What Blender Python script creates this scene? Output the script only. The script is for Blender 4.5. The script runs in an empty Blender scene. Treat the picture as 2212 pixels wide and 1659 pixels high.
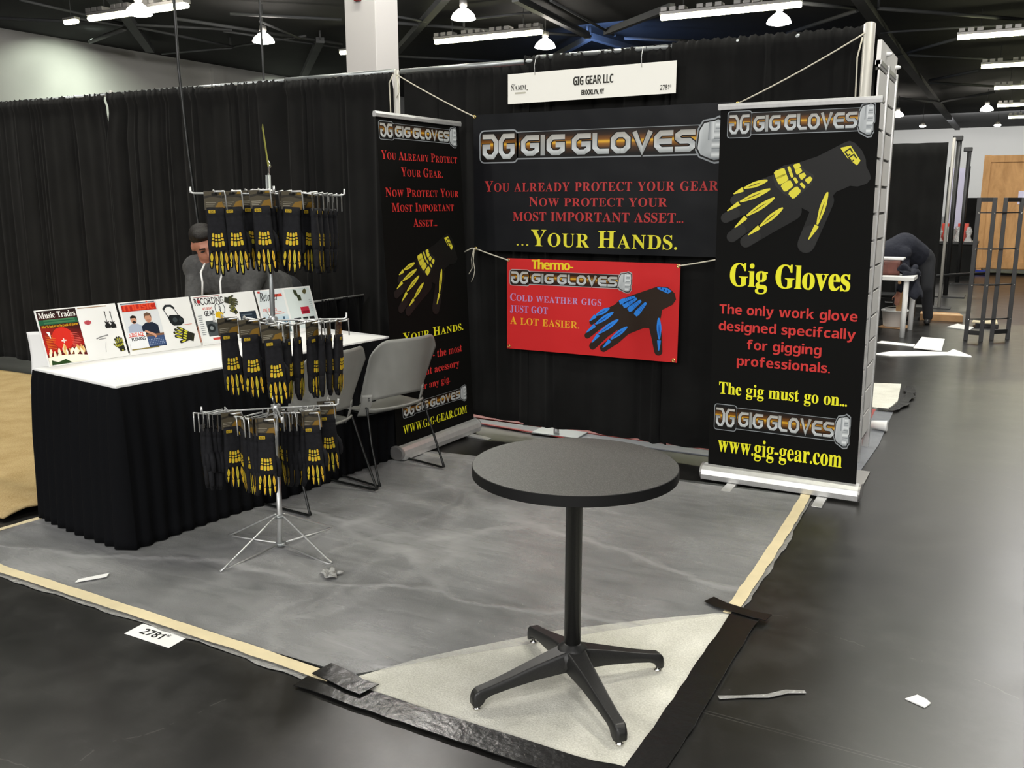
import bpy, bmesh, math, random
from mathutils import Vector, Matrix
random.seed(7)
PI = math.pi
sc = bpy.context.scene
COL = sc.collection

# ------------------------------------------------------------------ camera
cam_d = bpy.data.cameras.new('camera')
cam = bpy.data.objects.new('camera', cam_d); COL.objects.link(cam); sc.camera = cam
CAM = Vector((3.7975, -5.2901, 1.5571))
RT = Vector((.879663, .475598, .000376)); UP = Vector((-.093814, .172743, .980489)); FW = Vector((-.466254, .862535, -.196573))
M = Matrix((RT, UP, -FW)).transposed().to_4x4(); M.translation = CAM
cam.matrix_world = M
cam_d.sensor_fit = 'HORIZONTAL'; cam_d.sensor_width = 36; cam_d.lens = 1967.8 / 2212 * 36
cam_d.clip_end = 400; cam_d.clip_start = .05

# ------------------------------------------------------------------ world, exposure, near hall lights
w = bpy.data.worlds.new('world'); sc.world = w; w.use_nodes = True
w.node_tree.nodes['Background'].inputs[0].default_value = (.5, .5, .52, 1)
w.node_tree.nodes['Background'].inputs[1].default_value = .05
sc.view_settings.view_transform = 'Standard'; sc.view_settings.look = 'None'
sc.view_settings.exposure = 0.4; sc.view_settings.gamma = 1; sc.view_settings.use_curve_mapping = False
sc.cycles.use_denoising = True
sc.cycles.sample_clamp_indirect = 6
sc.cycles.max_bounces = 8; sc.cycles.transparent_max_bounces = 12

STRIP_W = 110.0      # watts of a strip light near the booth
PEND_W = 520.0       # watts of a pendant near the booth
EMIT_STRIP = 14.0
EMIT_PEND = 30.0

def area(name, loc, sx, sy, power, color, shape='RECTANGLE', target=None, spread=PI):
    l = bpy.data.lights.new(name, 'AREA'); l.shape = shape; l.size = sx; l.size_y = sy
    l.energy = power; l.color = color; l.spread = spread
    o = bpy.data.objects.new(name, l); COL.objects.link(o); o.location = loc
    if target is not None:
        o.rotation_euler = (Vector(target) - Vector(loc)).to_track_quat('-Z', 'Y').to_euler()
    return o
def point(name, loc, r, power, color):
    l = bpy.data.lights.new(name, 'POINT'); l.shadow_soft_size = r; l.energy = power; l.color = color
    o = bpy.data.objects.new(name, l); COL.objects.link(o); o.location = loc; return o
for x, y, p in ((3.9, -.8, .6), (-5.5, -.8, .8), (3.9, 8.6, 1.6), (-5.5, 8.6, 1.4), (3.9, -10.2, .6)):
    area('strip_light_glow', (x, y, 7.88), 4.9, .3, STRIP_W * p, (1, 1, .97))
# round pendants throw light sideways too; front rows added, without fixtures, to light the back wall
for x, y, p in ((-4, -6.2, .4), (5, -6.2, .5), (5, -12, 1.0), (14, -6.2, .8), (14, -12, 1.1), (-4, -18, 2.2), (5, -18, 2.4), (14, -18, 2.0), (-8, -27, 3.2), (5, -27, 4.2), (18, -27, 3.2), (5, -36, 4.5), (5, -.4, .45), (-4, -.4, .6), (-4, 5.4, .9), (5, 5.4, .7), (5, 11.2, .7), (5, 17, .6), (-13, 17, 1.6), (-13, 11.2, 1.0), (-4, 11.2, .8)):
    point('pendant_and_fill_glow', (x, y, 7.45), .30, PEND_W * p, (1, .98, .955))
for y in (23.4, 38.0):          # wall washing lamps near the long left wall
    area('wall_lamp_glow', (-32.6, y, 8.7), .5, .5, 250 if y < 24 else 190, (.88, 1, .82), 'DISK', target=(-36, y + .5, 3.0), spread=2.2)
area('far_wall_fill', (2, 84, 8), 30, 3, 2300, (1, .99, .97), target=(3, 104, 3))  # added area light without a fixture, brightens the far wall
area('middle_hall_glow', (2, 30, 8.4), 8, 8, 350, (1, .98, .92))
area('blue_truss_fill', (-12.6, 33.0, 8.2), 2.5, 6, 260, (.25, .45, 1), target=(-12.6, 34.5, 9))  # added blue light without a fixture, tints the roof truss

# ------------------------------------------------------------------ colour and materials
def lin(c):
    return c / 12.92 if c <= .04045 else ((c + .055) / 1.055) ** 2.4
def hx(s):
    s = s.lstrip('#'); return tuple(lin(int(s[i:i + 2], 16) / 255) for i in (0, 2, 4)) + (1.,)
def mix(a, b, t):
    return tuple(a[i] + (b[i] - a[i]) * t for i in range(4))

class NT:
    def __init__(s, name):
        s.m = bpy.data.materials.new(name); s.m.use_nodes = True; s.t = s.m.node_tree
        s.p = s.t.nodes['Principled BSDF']; s.out = s.t.nodes['Material Output']
    def n(s, typ, **kw):
        x = s.t.nodes.new(typ)
        for k, v in kw.items():
            setattr(x, k, v)
        return x
    def l(s, a, b): s.t.links.new(a, b)
    def coords(s, scale=(1, 1, 1), rot=(0, 0, 0), kind='Object'):
        tc = s.n('ShaderNodeTexCoord'); mp = s.n('ShaderNodeMapping')
        mp.inputs['Scale'].default_value = scale; mp.inputs['Rotation'].default_value = rot
        s.l(tc.outputs[kind], mp.inputs[0]); return mp.outputs[0]
    def noise(s, vec, scale, detail=4, rough=.55, dist=0):
        x = s.n('ShaderNodeTexNoise'); x.inputs['Scale'].default_value = scale; x.inputs['Detail'].default_value = detail
        x.inputs['Roughness'].default_value = rough; x.inputs['Distortion'].default_value = dist
        s.l(vec, x.inputs['Vector']); return x.outputs['Fac']
    def ramp(s, fac, stops):
        r = s.n('ShaderNodeValToRGB'); e = r.color_ramp.elements
        while len(e) < len(stops): e.new(.5)
        for k, (pos, c) in enumerate(stops):
            e[k].position = pos; e[k].color = c if len(c) == 4 else (*c, 1)
        s.l(fac, r.inputs[0]); return r.outputs[0]
    def bump(s, fac, strength, dist=.01):
        b = s.n('ShaderNodeBump'); b.inputs['Strength'].default_value = strength; b.inputs['Distance'].default_value = dist
        s.l(fac, b.inputs['Height']); s.l(b.outputs[0], s.p.inputs['Normal']); return b
    def math(s, op, a, b=None, c=None):
        x = s.n('ShaderNodeMath', operation=op)
        for i, v in enumerate((a, b, c)):
            if v is None: continue
            if isinstance(v, (int, float)): x.inputs[i].default_value = v
            else: s.l(v, x.inputs[i])
        return x.outputs[0]

def simple(name, col, rough=.5, metal=0, spec=.5, noise=None, bump=None, emit=None, sheen=0, coat=0):
    m = NT(name); p = m.p
    c = hx(col) if isinstance(col, str) else (*col, 1)
    p.inputs['Base Color'].default_value = c; p.inputs['Roughness'].default_value = rough
    p.inputs['Metallic'].default_value = metal; p.inputs['Specular IOR Level'].default_value = spec
    if sheen:
        p.inputs['Sheen Weight'].default_value = sheen; p.inputs['Sheen Roughness'].default_value = .6
    if coat:
        p.inputs['Coat Weight'].default_value = coat; p.inputs['Coat Roughness'].default_value = .12
    v = m.coords()
    if noise:
        sc_, amt = noise
        f = m.noise(v, sc_, 5)
        lo = tuple(x * (1 - amt) for x in c[:3]) + (1,); hi = tuple(min(1, x * (1 + amt)) for x in c[:3]) + (1,)
        m.l(m.ramp(f, [(.3, lo), (.7, hi)]), p.inputs['Base Color'])
    if bump:
        m.bump(m.noise(v, bump[0], 3), bump[1], bump[2] if len(bump) > 2 else .005)
    if emit:
        p.inputs['Emission Color'].default_value = (*emit[0], 1); p.inputs['Emission Strength'].default_value = emit[1]
    return m.m

def floor_mat():
    m = NT('polished_concrete'); v = m.coords()
    a = m.noise(v, .9, 8, .6); b = m.noise(v, 4.5, 8, .7); c = m.noise(v, 60, 3)
    s1 = m.math('ADD', m.math('MULTIPLY', a, .45), m.math('MULTIPLY', b, .55))
    col = m.ramp(s1, [(.34, (.0045, .0044, .0041)), (.5, (.0115, .0112, .0105)), (.66, (.030, .0292, .028))])
    # hairline cracks
    vo = m.n('ShaderNodeTexVoronoi', feature='DISTANCE_TO_EDGE'); vo.inputs['Scale'].default_value = .42
    nv = m.n('ShaderNodeTexNoise'); nv.inputs['Scale'].default_value = 1.7; nv.inputs['Detail'].default_value = 7
    m.l(v, nv.inputs['Vector'])
    mx = m.n('ShaderNodeMix', data_type='VECTOR'); mx.inputs[0].default_value = .22
    m.l(v, mx.inputs[4]); m.l(nv.outputs['Color'], mx.inputs[5]); m.l(mx.outputs[1], vo.inputs['Vector'])
    cr = m.math('MULTIPLY', m.math('LESS_THAN', vo.outputs['Distance'], .0005), m.math('GREATER_THAN', b, .52))
    # scuffs
    sv = m.coords((1.2, 14, 1), (0, 0, .5)); sf = m.noise(sv, 2.2, 6, .7)
    scuff = m.math('MULTIPLY', m.math('SMOOTH_MIN', m.math('MAXIMUM', m.math('SUBTRACT', sf, .62), 0), .2, .05), 1.1)
    dots = m.math('GREATER_THAN', c, .79)
    add = m.math('ADD', m.math('MULTIPLY', cr, .13), m.math('ADD', m.math('MULTIPLY', scuff, .34), m.math('MULTIPLY', dots, .07)))
    # saw-cut joints along X
    sep = m.n('ShaderNodeSeparateXYZ'); m.l(v, sep.inputs[0])
    j = m.math('MINIMUM', m.math('ABSOLUTE', m.math('ADD', sep.outputs[1], 2.735)), m.math('ABSOLUTE', m.math('SUBTRACT', sep.outputs[1], 3.0)))
    j = m.math('MINIMUM', j, m.math('ABSOLUTE', m.math('SUBTRACT', sep.outputs[1], 8.75)))
    joint = m.math('LESS_THAN', j, .0055); add = m.math('ADD', add, m.math('MULTIPLY', m.math('LESS_THAN', j, .009), .12))
    mc = m.n('ShaderNodeMix', data_type='RGBA'); m.l(m.math('MINIMUM', add, .5), mc.inputs[0]); m.l(col, mc.inputs[6]); mc.inputs[7].default_value = (.30, .29, .27, 1)
    md = m.n('ShaderNodeMix', data_type='RGBA'); m.l(joint, md.inputs[0]); m.l(mc.outputs[2], md.inputs[6]); md.inputs[7].default_value = (.008, .008, .008, 1)
    m.l(md.outputs[2], m.p.inputs['Base Color'])
    r = m.n('ShaderNodeMapRange'); m.l(b, r.inputs[0]); r.inputs[1].default_value = .3; r.inputs[2].default_value = .7; r.inputs[3].default_value = .29; r.inputs[4].default_value = .35
    m.l(r.outputs[0], m.p.inputs['Roughness']); m.p.inputs['Specular IOR Level'].default_value = .45
    m.bump(m.noise(v, 30, 4), .015, .002)
    return m.m

def film_mat():
    m = NT('plastic_film'); p = m.p
    nv = m.n('ShaderNodeTexNoise'); nv.inputs['Scale'].default_value = 1.1; nv.inputs['Detail'].default_value = 4
    v0 = m.coords(); m.l(v0, nv.inputs['Vector'])
    def crease(scale, rot, sc_, wd, warp):
        mp = m.n('ShaderNodeMapping'); mp.inputs['Scale'].default_value = scale; mp.inputs['Rotation'].default_value = (0, 0, rot)
        mx = m.n('ShaderNodeMix', data_type='VECTOR'); mx.inputs[0].default_value = warp; m.l(v0, mx.inputs[4]); m.l(nv.outputs['Color'], mx.inputs[5])
        m.l(mx.outputs[1], mp.inputs[0]); vo = m.n('ShaderNodeTexVoronoi', feature='DISTANCE_TO_EDGE'); vo.inputs['Scale'].default_value = sc_; m.l(mp.outputs[0], vo.inputs['Vector'])
        mr = m.n('ShaderNodeMapRange', interpolation_type='SMOOTHSTEP'); mr.inputs[1].default_value = 0; mr.inputs[2].default_value = wd; mr.inputs[3].default_value = 1; mr.inputs[4].default_value = 0
        m.l(vo.outputs['Distance'], mr.inputs[0]); return mr.outputs[0]
    c1 = crease((.45, 1.6, 1), .30, 1.0, .035, .45); c2 = crease((1.5, .45, 1), .75, .9, .03, .5)
    f1 = m.noise(m.coords((1.0, 4, 1), (0, 0, .30)), 2.4, 7, .7, 1.5); f3 = m.noise(v0, 1.3, 4)
    h = m.math('ADD', m.math('MULTIPLY', m.math('ADD', c1, m.math('MULTIPLY', c2, .7)), .35), m.math('MULTIPLY', f1, .35))
    a = m.math('ADD', m.math('MULTIPLY', m.math('MAXIMUM', c1, m.math('MULTIPLY', c2, .6)), .14), m.math('ADD', m.math('MULTIPLY', f1, .35), m.math('MULTIPLY', f3, .75)))
    p.inputs['Base Color'].default_value = (.60, .60, .60, 1)
    p.inputs['Roughness'].default_value = .17; p.inputs['Specular IOR Level'].default_value = .55
    al = m.n('ShaderNodeMapRange'); m.l(a, al.inputs[0]); al.inputs[1].default_value = .35; al.inputs[2].default_value = .85
    al.inputs[3].default_value = .14; al.inputs[4].default_value = .66; m.l(al.outputs[0], p.inputs['Alpha'])  # opacity range puts lighter and darker shading into the film
    m.bump(h, .45, .018)
    return m.m

def tabletop_mat():
    m = NT('speckled_laminate'); v = m.coords(); f = m.noise(v, 420, 2)
    m.l(m.ramp(f, [(.35, (.018, .018, .018)), (.52, (.040, .040, .038)), (.70, (.11, .11, .105))]), m.p.inputs['Base Color'])
    m.p.inputs['Roughness'].default_value = .48; m.bump(f, .05, .001); return m.m

def carpet_mat(name, a, b, sc_=160):
    m = NT(name); v = m.coords(); f = m.noise(v, sc_, 4, .7); g = m.noise(v, 5, 4)
    s_ = m.math('ADD', m.math('MULTIPLY', f, .6), m.math('MULTIPLY', g, .4))
    m.l(m.ramp(s_, [(.32, a), (.62, b)]), m.p.inputs['Base Color']); m.p.inputs['Roughness'].default_value = .95
    m.p.inputs['Specular IOR Level'].default_value = .1; m.bump(f, .5, .006); return m.m

def wood_mat(name, a, b):
    m = NT(name); v = m.coords((1, 1, .35)); f = m.noise(v, 5, 7, .65, .6); vo = m.n('ShaderNodeTexVoronoi'); vo.inputs['Scale'].default_value = 5; m.l(v, vo.inputs['Vector'])
    kn = m.math('LESS_THAN', vo.outputs['Distance'], .07)
    mc = m.n('ShaderNodeMix', data_type='RGBA'); m.l(kn, mc.inputs[0]); m.l(m.ramp(f, [(.3, a), (.7, b)]), mc.inputs[6]); mc.inputs[7].default_value = (*[x * .6 for x in a[:3]], 1)
    m.l(mc.outputs[2], m.p.inputs['Base Color']); m.p.inputs['Roughness'].default_value = .7; return m.m

def print_mat(name, rough, coat=0, bumpy=0):
    m = NT(name); a = m.n('ShaderNodeAttribute', attribute_name='Col'); m.l(a.outputs['Color'], m.p.inputs['Base Color'])
    m.p.inputs['Roughness'].default_value = rough; m.p.inputs['Specular IOR Level'].default_value = .2
    if bumpy: m.bump(m.noise(m.coords(), 2.2, 2), bumpy, .05)
    return m.m

MT = dict(
    floor=floor_mat(), film=film_mat(), top=tabletop_mat(),
    drape=simple('black_drape_cloth', (.0068, .0068, .0065), .92, spec=.12, sheen=.03, noise=(3, .3), bump=(220, .12, .002)),
    velvet=simple('black_velvet', (.004, .004, .0043), .95, spec=.1, sheen=.03, bump=(30, .2, .004)),
    skirt=simple('black_table_skirt', (.0030, .0033, .0042), .9, spec=.12, bump=(90, .15, .003)),
    banner=simple('banner_black', (.0056, .0056, .0052), .6, spec=.05),
    vinyl=print_mat('vinyl_print', .33, bumpy=.25), print=print_mat('banner_print', .45), cloth_print=print_mat('rubber_print', .6),
    vinyl_black=None,
    alu=simple('brushed_aluminium', (.62, .62, .61), .34, .55, noise=(40, .06)),
    zinc=simple('zinc_wire', (.60, .61, .60), .38, .7),
    tube=simple('grey_steel_tube', (.34, .36, .36), .38, .7),
    post=simple('pale_post', (.50, .485, .44), .42, .3),
    white=simple('white_paint', (.78, .78, .76), .45), pillar=simple('pillar_paint', (.46, .44, .43), .6), wallw=simple('white_wall', (.52, .51, .49), .8, noise=(.4, .05)),
    sign=simple('white_sign_card', (.84, .83, .76), .6), paper=simple('white_paper', (.85, .85, .83), .7),
    desk=simple('white_table_cover', (.88, .88, .86), .6), dark=simple('black_paint', (.012, .012, .012), .45, noise=(30, .15)),
    tblack=simple('black_powder_coat', (.013, .013, .0125), .42, noise=(220, .35), bump=(500, .12, .001)),
    edge=simple('black_edge_band', (.008, .008, .008), .6, spec=.25), wire=simple('black_wire', (.007, .008, .0075), .4),
    plast=simple('grey_chair_plastic', (.27, .27, .25), .38, spec=.4, noise=(9, .04)),
    ceil=simple('black_ceiling', (.010, .010, .0105), .95, noise=(.6, .4)), steel=simple('dark_roof_steel', (.060, .062, .066), .7, noise=(.5, .2)),
    glove=simple('black_glove_fabric', (.0065, .0067, .0085), .8, spec=.25, noise=(70, .4), bump=(300, .3, .002)),
    card=simple('grey_card_back', (.055, .052, .046), .6), rope=simple('cotton_rope', (.55, .52, .42), .85, bump=(300, .6, .003)),
    brass=simple('brass_eyelet', (.75, .55, .18), .28, 1.), tape_y=simple('masking_tape', (.70, .60, .38), .7, noise=(12, .06)),
    tape_b=simple('black_gaffer_tape', (.008, .008, .008), .27, spec=.5, bump=(30, .32, .006)), carpet_w=carpet_mat('white_carpet', (.48, .47, .40, 1), (.80, .79, .71, 1)),
    carpet_g=carpet_mat('grey_carpet', (.035, .038, .037, 1), (.095, .10, .098, 1)), tan=carpet_mat('tan_carpet', (.36, .245, .095, 1), (.57, .43, .22, 1), 120),
    red=simple('red_carpet_film', (.30, .035, .03), .5, noise=(14, .25), bump=(20, .4, .01)), grey_film=simple('grey_film', (.16, .17, .19), .4, bump=(8, .4, .02)),
    slat=simple('white_slatwall', (.80, .79, .76), .5), ply=wood_mat('plywood', (.34, .17, .055, 1), (.56, .31, .12, 1)),
    cardboard=simple('cardboard', (.42, .24, .11), .8, noise=(12, .1)), skin=simple('skin', (.40, .17, .11), .55, noise=(20, .12)),
    hair=simple('dark_hair', (.010, .008, .0065), .6, spec=.3, noise=(60, .4), bump=(140, .6, .006)), hood=simple('grey_hoodie_cloth', (.060, .060, .058), .9, noise=(25, .2), bump=(14, .6, .03)),
    jeans=simple('dark_trousers', (.014, .015, .018), .9), navy=simple('navy_cloth', (.010, .012, .022), .9, bump=(12, .5, .03)), shoe=simple('black_shoe', (.01, .01, .01), .5),
    redp=simple('red_enamel', (.20, .012, .012), .4), brown=simple('brown_leather', (.115, .036, .026), .5, noise=(9, .3), bump=(10, .3, .02)),
    tube_on=simple('lit_tube', (1, 1, .9), .5, emit=((1, 1, .62), EMIT_STRIP)), bulb_on=simple('lit_reflector', (1, .95, .85), .5, emit=((1, .93, .82), EMIT_PEND)),
    shade=simple('lamp_shade_metal', (.35, .34, .33), .4, .6), green=simple('green_sign', (.20, .50, .26), .6), lilac=simple('lilac_sheet', (.58, .56, .72), .6),
    chrome=simple('chrome', (.75, .73, .68), .12, 1.), clear=simple('clear_tape', (.30, .30, .29), .25, bump=(40, .8, .01)), black_gl=simple('gloss_black', (.008, .008, .008), .25),
    red_gl=simple('red_wrapped_box', (.55, .05, .03), .3), cream=simple('cream_board', (.68, .60, .40), .6), crinkle=simple('clear_wrapping', (.42, .41, .40), .15, bump=(30, 1, .03)),
    blue=simple('blue_sheet', (.02, .04, .30), .5), screw=simple('dark_screw', (.05, .05, .05), .4, .6),
)
for k in ('post',): pass
def vinyl_base(name, col, rough, b=.25):
    m = NT(name); m.p.inputs['Base Color'].default_value = col; m.p.inputs['Roughness'].default_value = rough
    m.p.inputs['Specular IOR Level'].default_value = .14; m.bump(m.noise(m.coords(), 2.2, 2), b, .05); return m.m
MT['vinyl_black'] = vinyl_base('black_vinyl', (.0056, .0062, .0074, 1), .42)
MT['vinyl_red'] = vinyl_base('red_vinyl', hx('#c22a2b'), .36)

# ------------------------------------------------------------------ mesh building
class MB:
    def __init__(s): s.v = []; s.f = []; s.m = []; s.c = []; s.s = []
    def add(s, vs, fs, mi=0, col=None, smooth=False):
        o = len(s.v); s.v += [tuple(x) for x in vs]
        for f in fs:
            s.f.append(tuple(i + o for i in f)); s.m.append(mi); s.s.append(smooth)
            s.c.append(None if col is None else ([col] * len(f) if not isinstance(col, list) else [col[i] for i in f]))
        return s
    def box(s, lo, hi, mi=0, T=None):
        x0, y0, z0 = lo; x1, y1, z1 = hi
        vs = [Vector(p) for p in ((x0, y0, z0), (x1, y0, z0), (x1, y1, z0), (x0, y1, z0), (x0, y0, z1), (x1, y0, z1), (x1, y1, z1), (x0, y1, z1))]
        if T: vs = [T @ p for p in vs]
        return s.add(vs, [(0, 3, 2, 1), (4, 5, 6, 7), (0, 1, 5, 4), (1, 2, 6, 5), (2, 3, 7, 6), (3, 0, 4, 7)], mi)
    def rings(s, rings, mi=0, closed=True, cap=True, smooth=True):
        n = len(rings[0]); vs = [p for r in rings for p in r]; fs = []
        for i in range(len(rings) - 1):
            for j in range(n if closed else n - 1):
                k = (j + 1) % n; fs.append((i * n + j, i * n + k, (i + 1) * n + k, (i + 1) * n + j))
        s.add(vs, fs, mi, smooth=smooth)
        if cap:
            o = len(s.v) - len(vs)
            for base, rev in ((0, True), ((len(rings) - 1) * n, False)):
                idx = [o + base + j for j in range(n)]
                s.f.append(tuple(reversed(idx)) if rev else tuple(idx)); s.m.append(mi); s.c.append(None); s.s.append(False)
        return s
    def tube(s, pts, r, n=8, mi=0, cap=True):
        pts = [Vector(p) for p in pts]; rs = r if isinstance(r, (list, tuple)) else [r] * len(pts); rings = []; up = None
        for i, p in enumerate(pts):
            a = pts[max(i - 1, 0)]; b = pts[min(i + 1, len(pts) - 1)]; t = (b - a).normalized()
            if up is None: up = Vector((0, 0, 1)) if abs(t.z) < .9 else Vector((1, 0, 0))
            x = t.cross(up).normalized(); y = x.cross(t).normalized(); up = y
            k = 1.
            if 0 < i < len(pts) - 1:
                c = max(-.6, min(1, (pts[i] - a).normalized().dot((b - pts[i]).normalized()))); k = 1 / max(.5, math.sqrt((1 + c) / 2))
            rings.append([p + (x * math.cos(2 * PI * j / n) + y * math.sin(2 * PI * j / n)) * rs[i] * min(k, 1.4) for j in range(n)])
        return s.rings(rings, mi, cap=cap)
    def lathe(s, prof, c=(0, 0, 0), n=24, mi=0, cap=True):
        c = Vector(c); return s.rings([[c + Vector((r * math.cos(2 * PI * j / n), r * math.sin(2 * PI * j / n), z)) for j in range(n)] for r, z in prof], mi, cap=cap)
    def grid(s, fn, nu, nv, mi=0, smooth=True, col=None):
        vs = [fn(i / nu, j / nv) for j in range(nv + 1) for i in range(nu + 1)]; W = nu + 1
        return s.add(vs, [(j * W + i, j * W + i + 1, (j + 1) * W + i + 1, (j + 1) * W + i) for j in range(nv) for i in range(nu)], mi, col, smooth)
    def prism(s, poly, z0, z1, mi=0, T=None):
        n = len(poly); vs = [Vector((x, y, z0)) for x, y in poly] + [Vector((x, y, z1)) for x, y in poly]
        if T: vs = [T @ p for p in vs]
        return s.add(vs, [tuple(reversed(range(n))), tuple(range(n, 2 * n))] + [(i, (i + 1) % n, n + (i + 1) % n, n + i) for i in range(n)], mi)
    def ell(s, c, ax, mi=0, nu=20, nv=12):
        c = Vector(c); ax = [Vector(a) for a in ax]
        vs = [c + ax[2]]; fs = []
        for j in range(1, nv):
            t = PI * j / nv
            for i in range(nu):
                a = 2 * PI * i / nu; vs.append(c + ax[0] * (math.sin(t) * math.cos(a)) + ax[1] * (math.sin(t) * math.sin(a)) + ax[2] * math.cos(t))
        vs.append(c - ax[2]); L = len(vs) - 1
        for i in range(nu):
            k = (i + 1) % nu; fs.append((0, 1 + i, 1 + k)); fs.append((L, 1 + (nv - 2) * nu + k, 1 + (nv - 2) * nu + i))
            for j in range(nv - 2): fs.append((1 + j * nu + i, 1 + (j + 1) * nu + i, 1 + (j + 1) * nu + k, 1 + j * nu + k))
        return s.add(vs, fs, mi, smooth=True)
    def mesh(s, name, mats):
        me = bpy.data.meshes.new(name); me.from_pydata(s.v, [], s.f)
        for m in (mats if isinstance(mats, (list, tuple)) else [mats]): me.materials.append(MT[m] if isinstance(m, str) else m)
        me.polygons.foreach_set('material_index', s.m); me.polygons.foreach_set('use_smooth', s.s)
        if any(c is not None for c in s.c):
            a = me.color_attributes.new('Col', 'FLOAT_COLOR', 'CORNER'); buf = []
            for f, c in zip(s.f, s.c):
                for k in range(len(f)): buf += list(c[k]) if c is not None else [0, 0, 0, 1]
            a.data.foreach_set('color', buf)
        me.update(); return me
    def build(s, name, mats, parent=None, bevel=0, solid=0, subsurf=0):
        o = bpy.data.objects.new(name, s.mesh(name, mats)); COL.objects.link(o)
        if parent is not None: o.parent = parent
        if solid:
            q = o.modifiers.new('s', 'SOLIDIFY'); q.thickness = solid; q.offset = 0
        if subsurf:
            q = o.modifiers.new('u', 'SUBSURF'); q.levels = subsurf; q.render_levels = subsurf
        if bevel:
            q = o.modifiers.new('b', 'BEVEL'); q.width = bevel; q.segments = 2; q.limit_method = 'ANGLE'
        return o

def tag(o, label=None, cat=None, group=None, kind=None):
    if label: o['label'] = label
    if cat: o['category'] = cat
    if group: o['group'] = group
    if kind: o['kind'] = kind
    return o
def empty(name, loc, label, cat, group=None, rz=0):
    o = bpy.data.objects.new(name, None); COL.objects.link(o); o.location = loc; o.rotation_euler = (0, 0, rz); o.empty_display_size = .1
    return tag(o, label, cat, group)
def struct(o): o['kind'] = 'structure'; return o
def copy_tree(o, parent=None):
    c = o.copy(); COL.objects.link(c)
    if parent is not None: c.parent = parent
    for ch in list(o.children): copy_tree(ch, c)
    return c

# ------------------------------------------------------------------ glyphs (built-in lettering)
GL = {}
MAP = dict(serif=(0x1D400, 0x1D41A, 0x1D7CE), sans=(0x1D5D4, 0x1D5EE, 0x1D7EC), ital=(0x1D468, 0x1D482, 0), mono=(0x1D670, 0x1D68A, 0), plain=(0, 0, 0))
def mapc(c, font):
    U, L, D = MAP[font]
    if U and 'A' <= c <= 'Z': return chr(U + ord(c) - 65)
    if L and 'a' <= c <= 'z': return chr(L + ord(c) - 97)
    if D and c.isdigit(): return chr(D + ord(c) - 48)
    return c
def load_glyphs():
    import string
    objs = []
    for font in ('serif', 'sans', 'ital', 'plain'):
        for ch in string.ascii_letters + string.digits + '.-*,+':
            cu = bpy.data.curves.new('g', 'FONT'); cu.body = mapc(ch, font); cu.size = 1; cu.resolution_u = 3
            if font == 'plain': cu.offset = .012
            o = bpy.data.objects.new('g', cu); COL.objects.link(o); objs.append((font, ch, o))
    dg = bpy.context.evaluated_depsgraph_get()
    for font, ch, o in objs:
        me = bpy.data.meshes.new_from_object(o.evaluated_get(dg))
        vs = [(v.co.x, v.co.y) for v in me.vertices]; fs = [tuple(p.vertices) for p in me.polygons]
        GL[font, ch] = (vs, fs, min((x for x, y in vs), default=0), max((x for x, y in vs), default=.3)); bpy.data.meshes.remove(me)
    for font, ch, o in objs:
        cu = o.data; bpy.data.objects.remove(o); bpy.data.curves.remove(cu)
load_glyphs()

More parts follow.
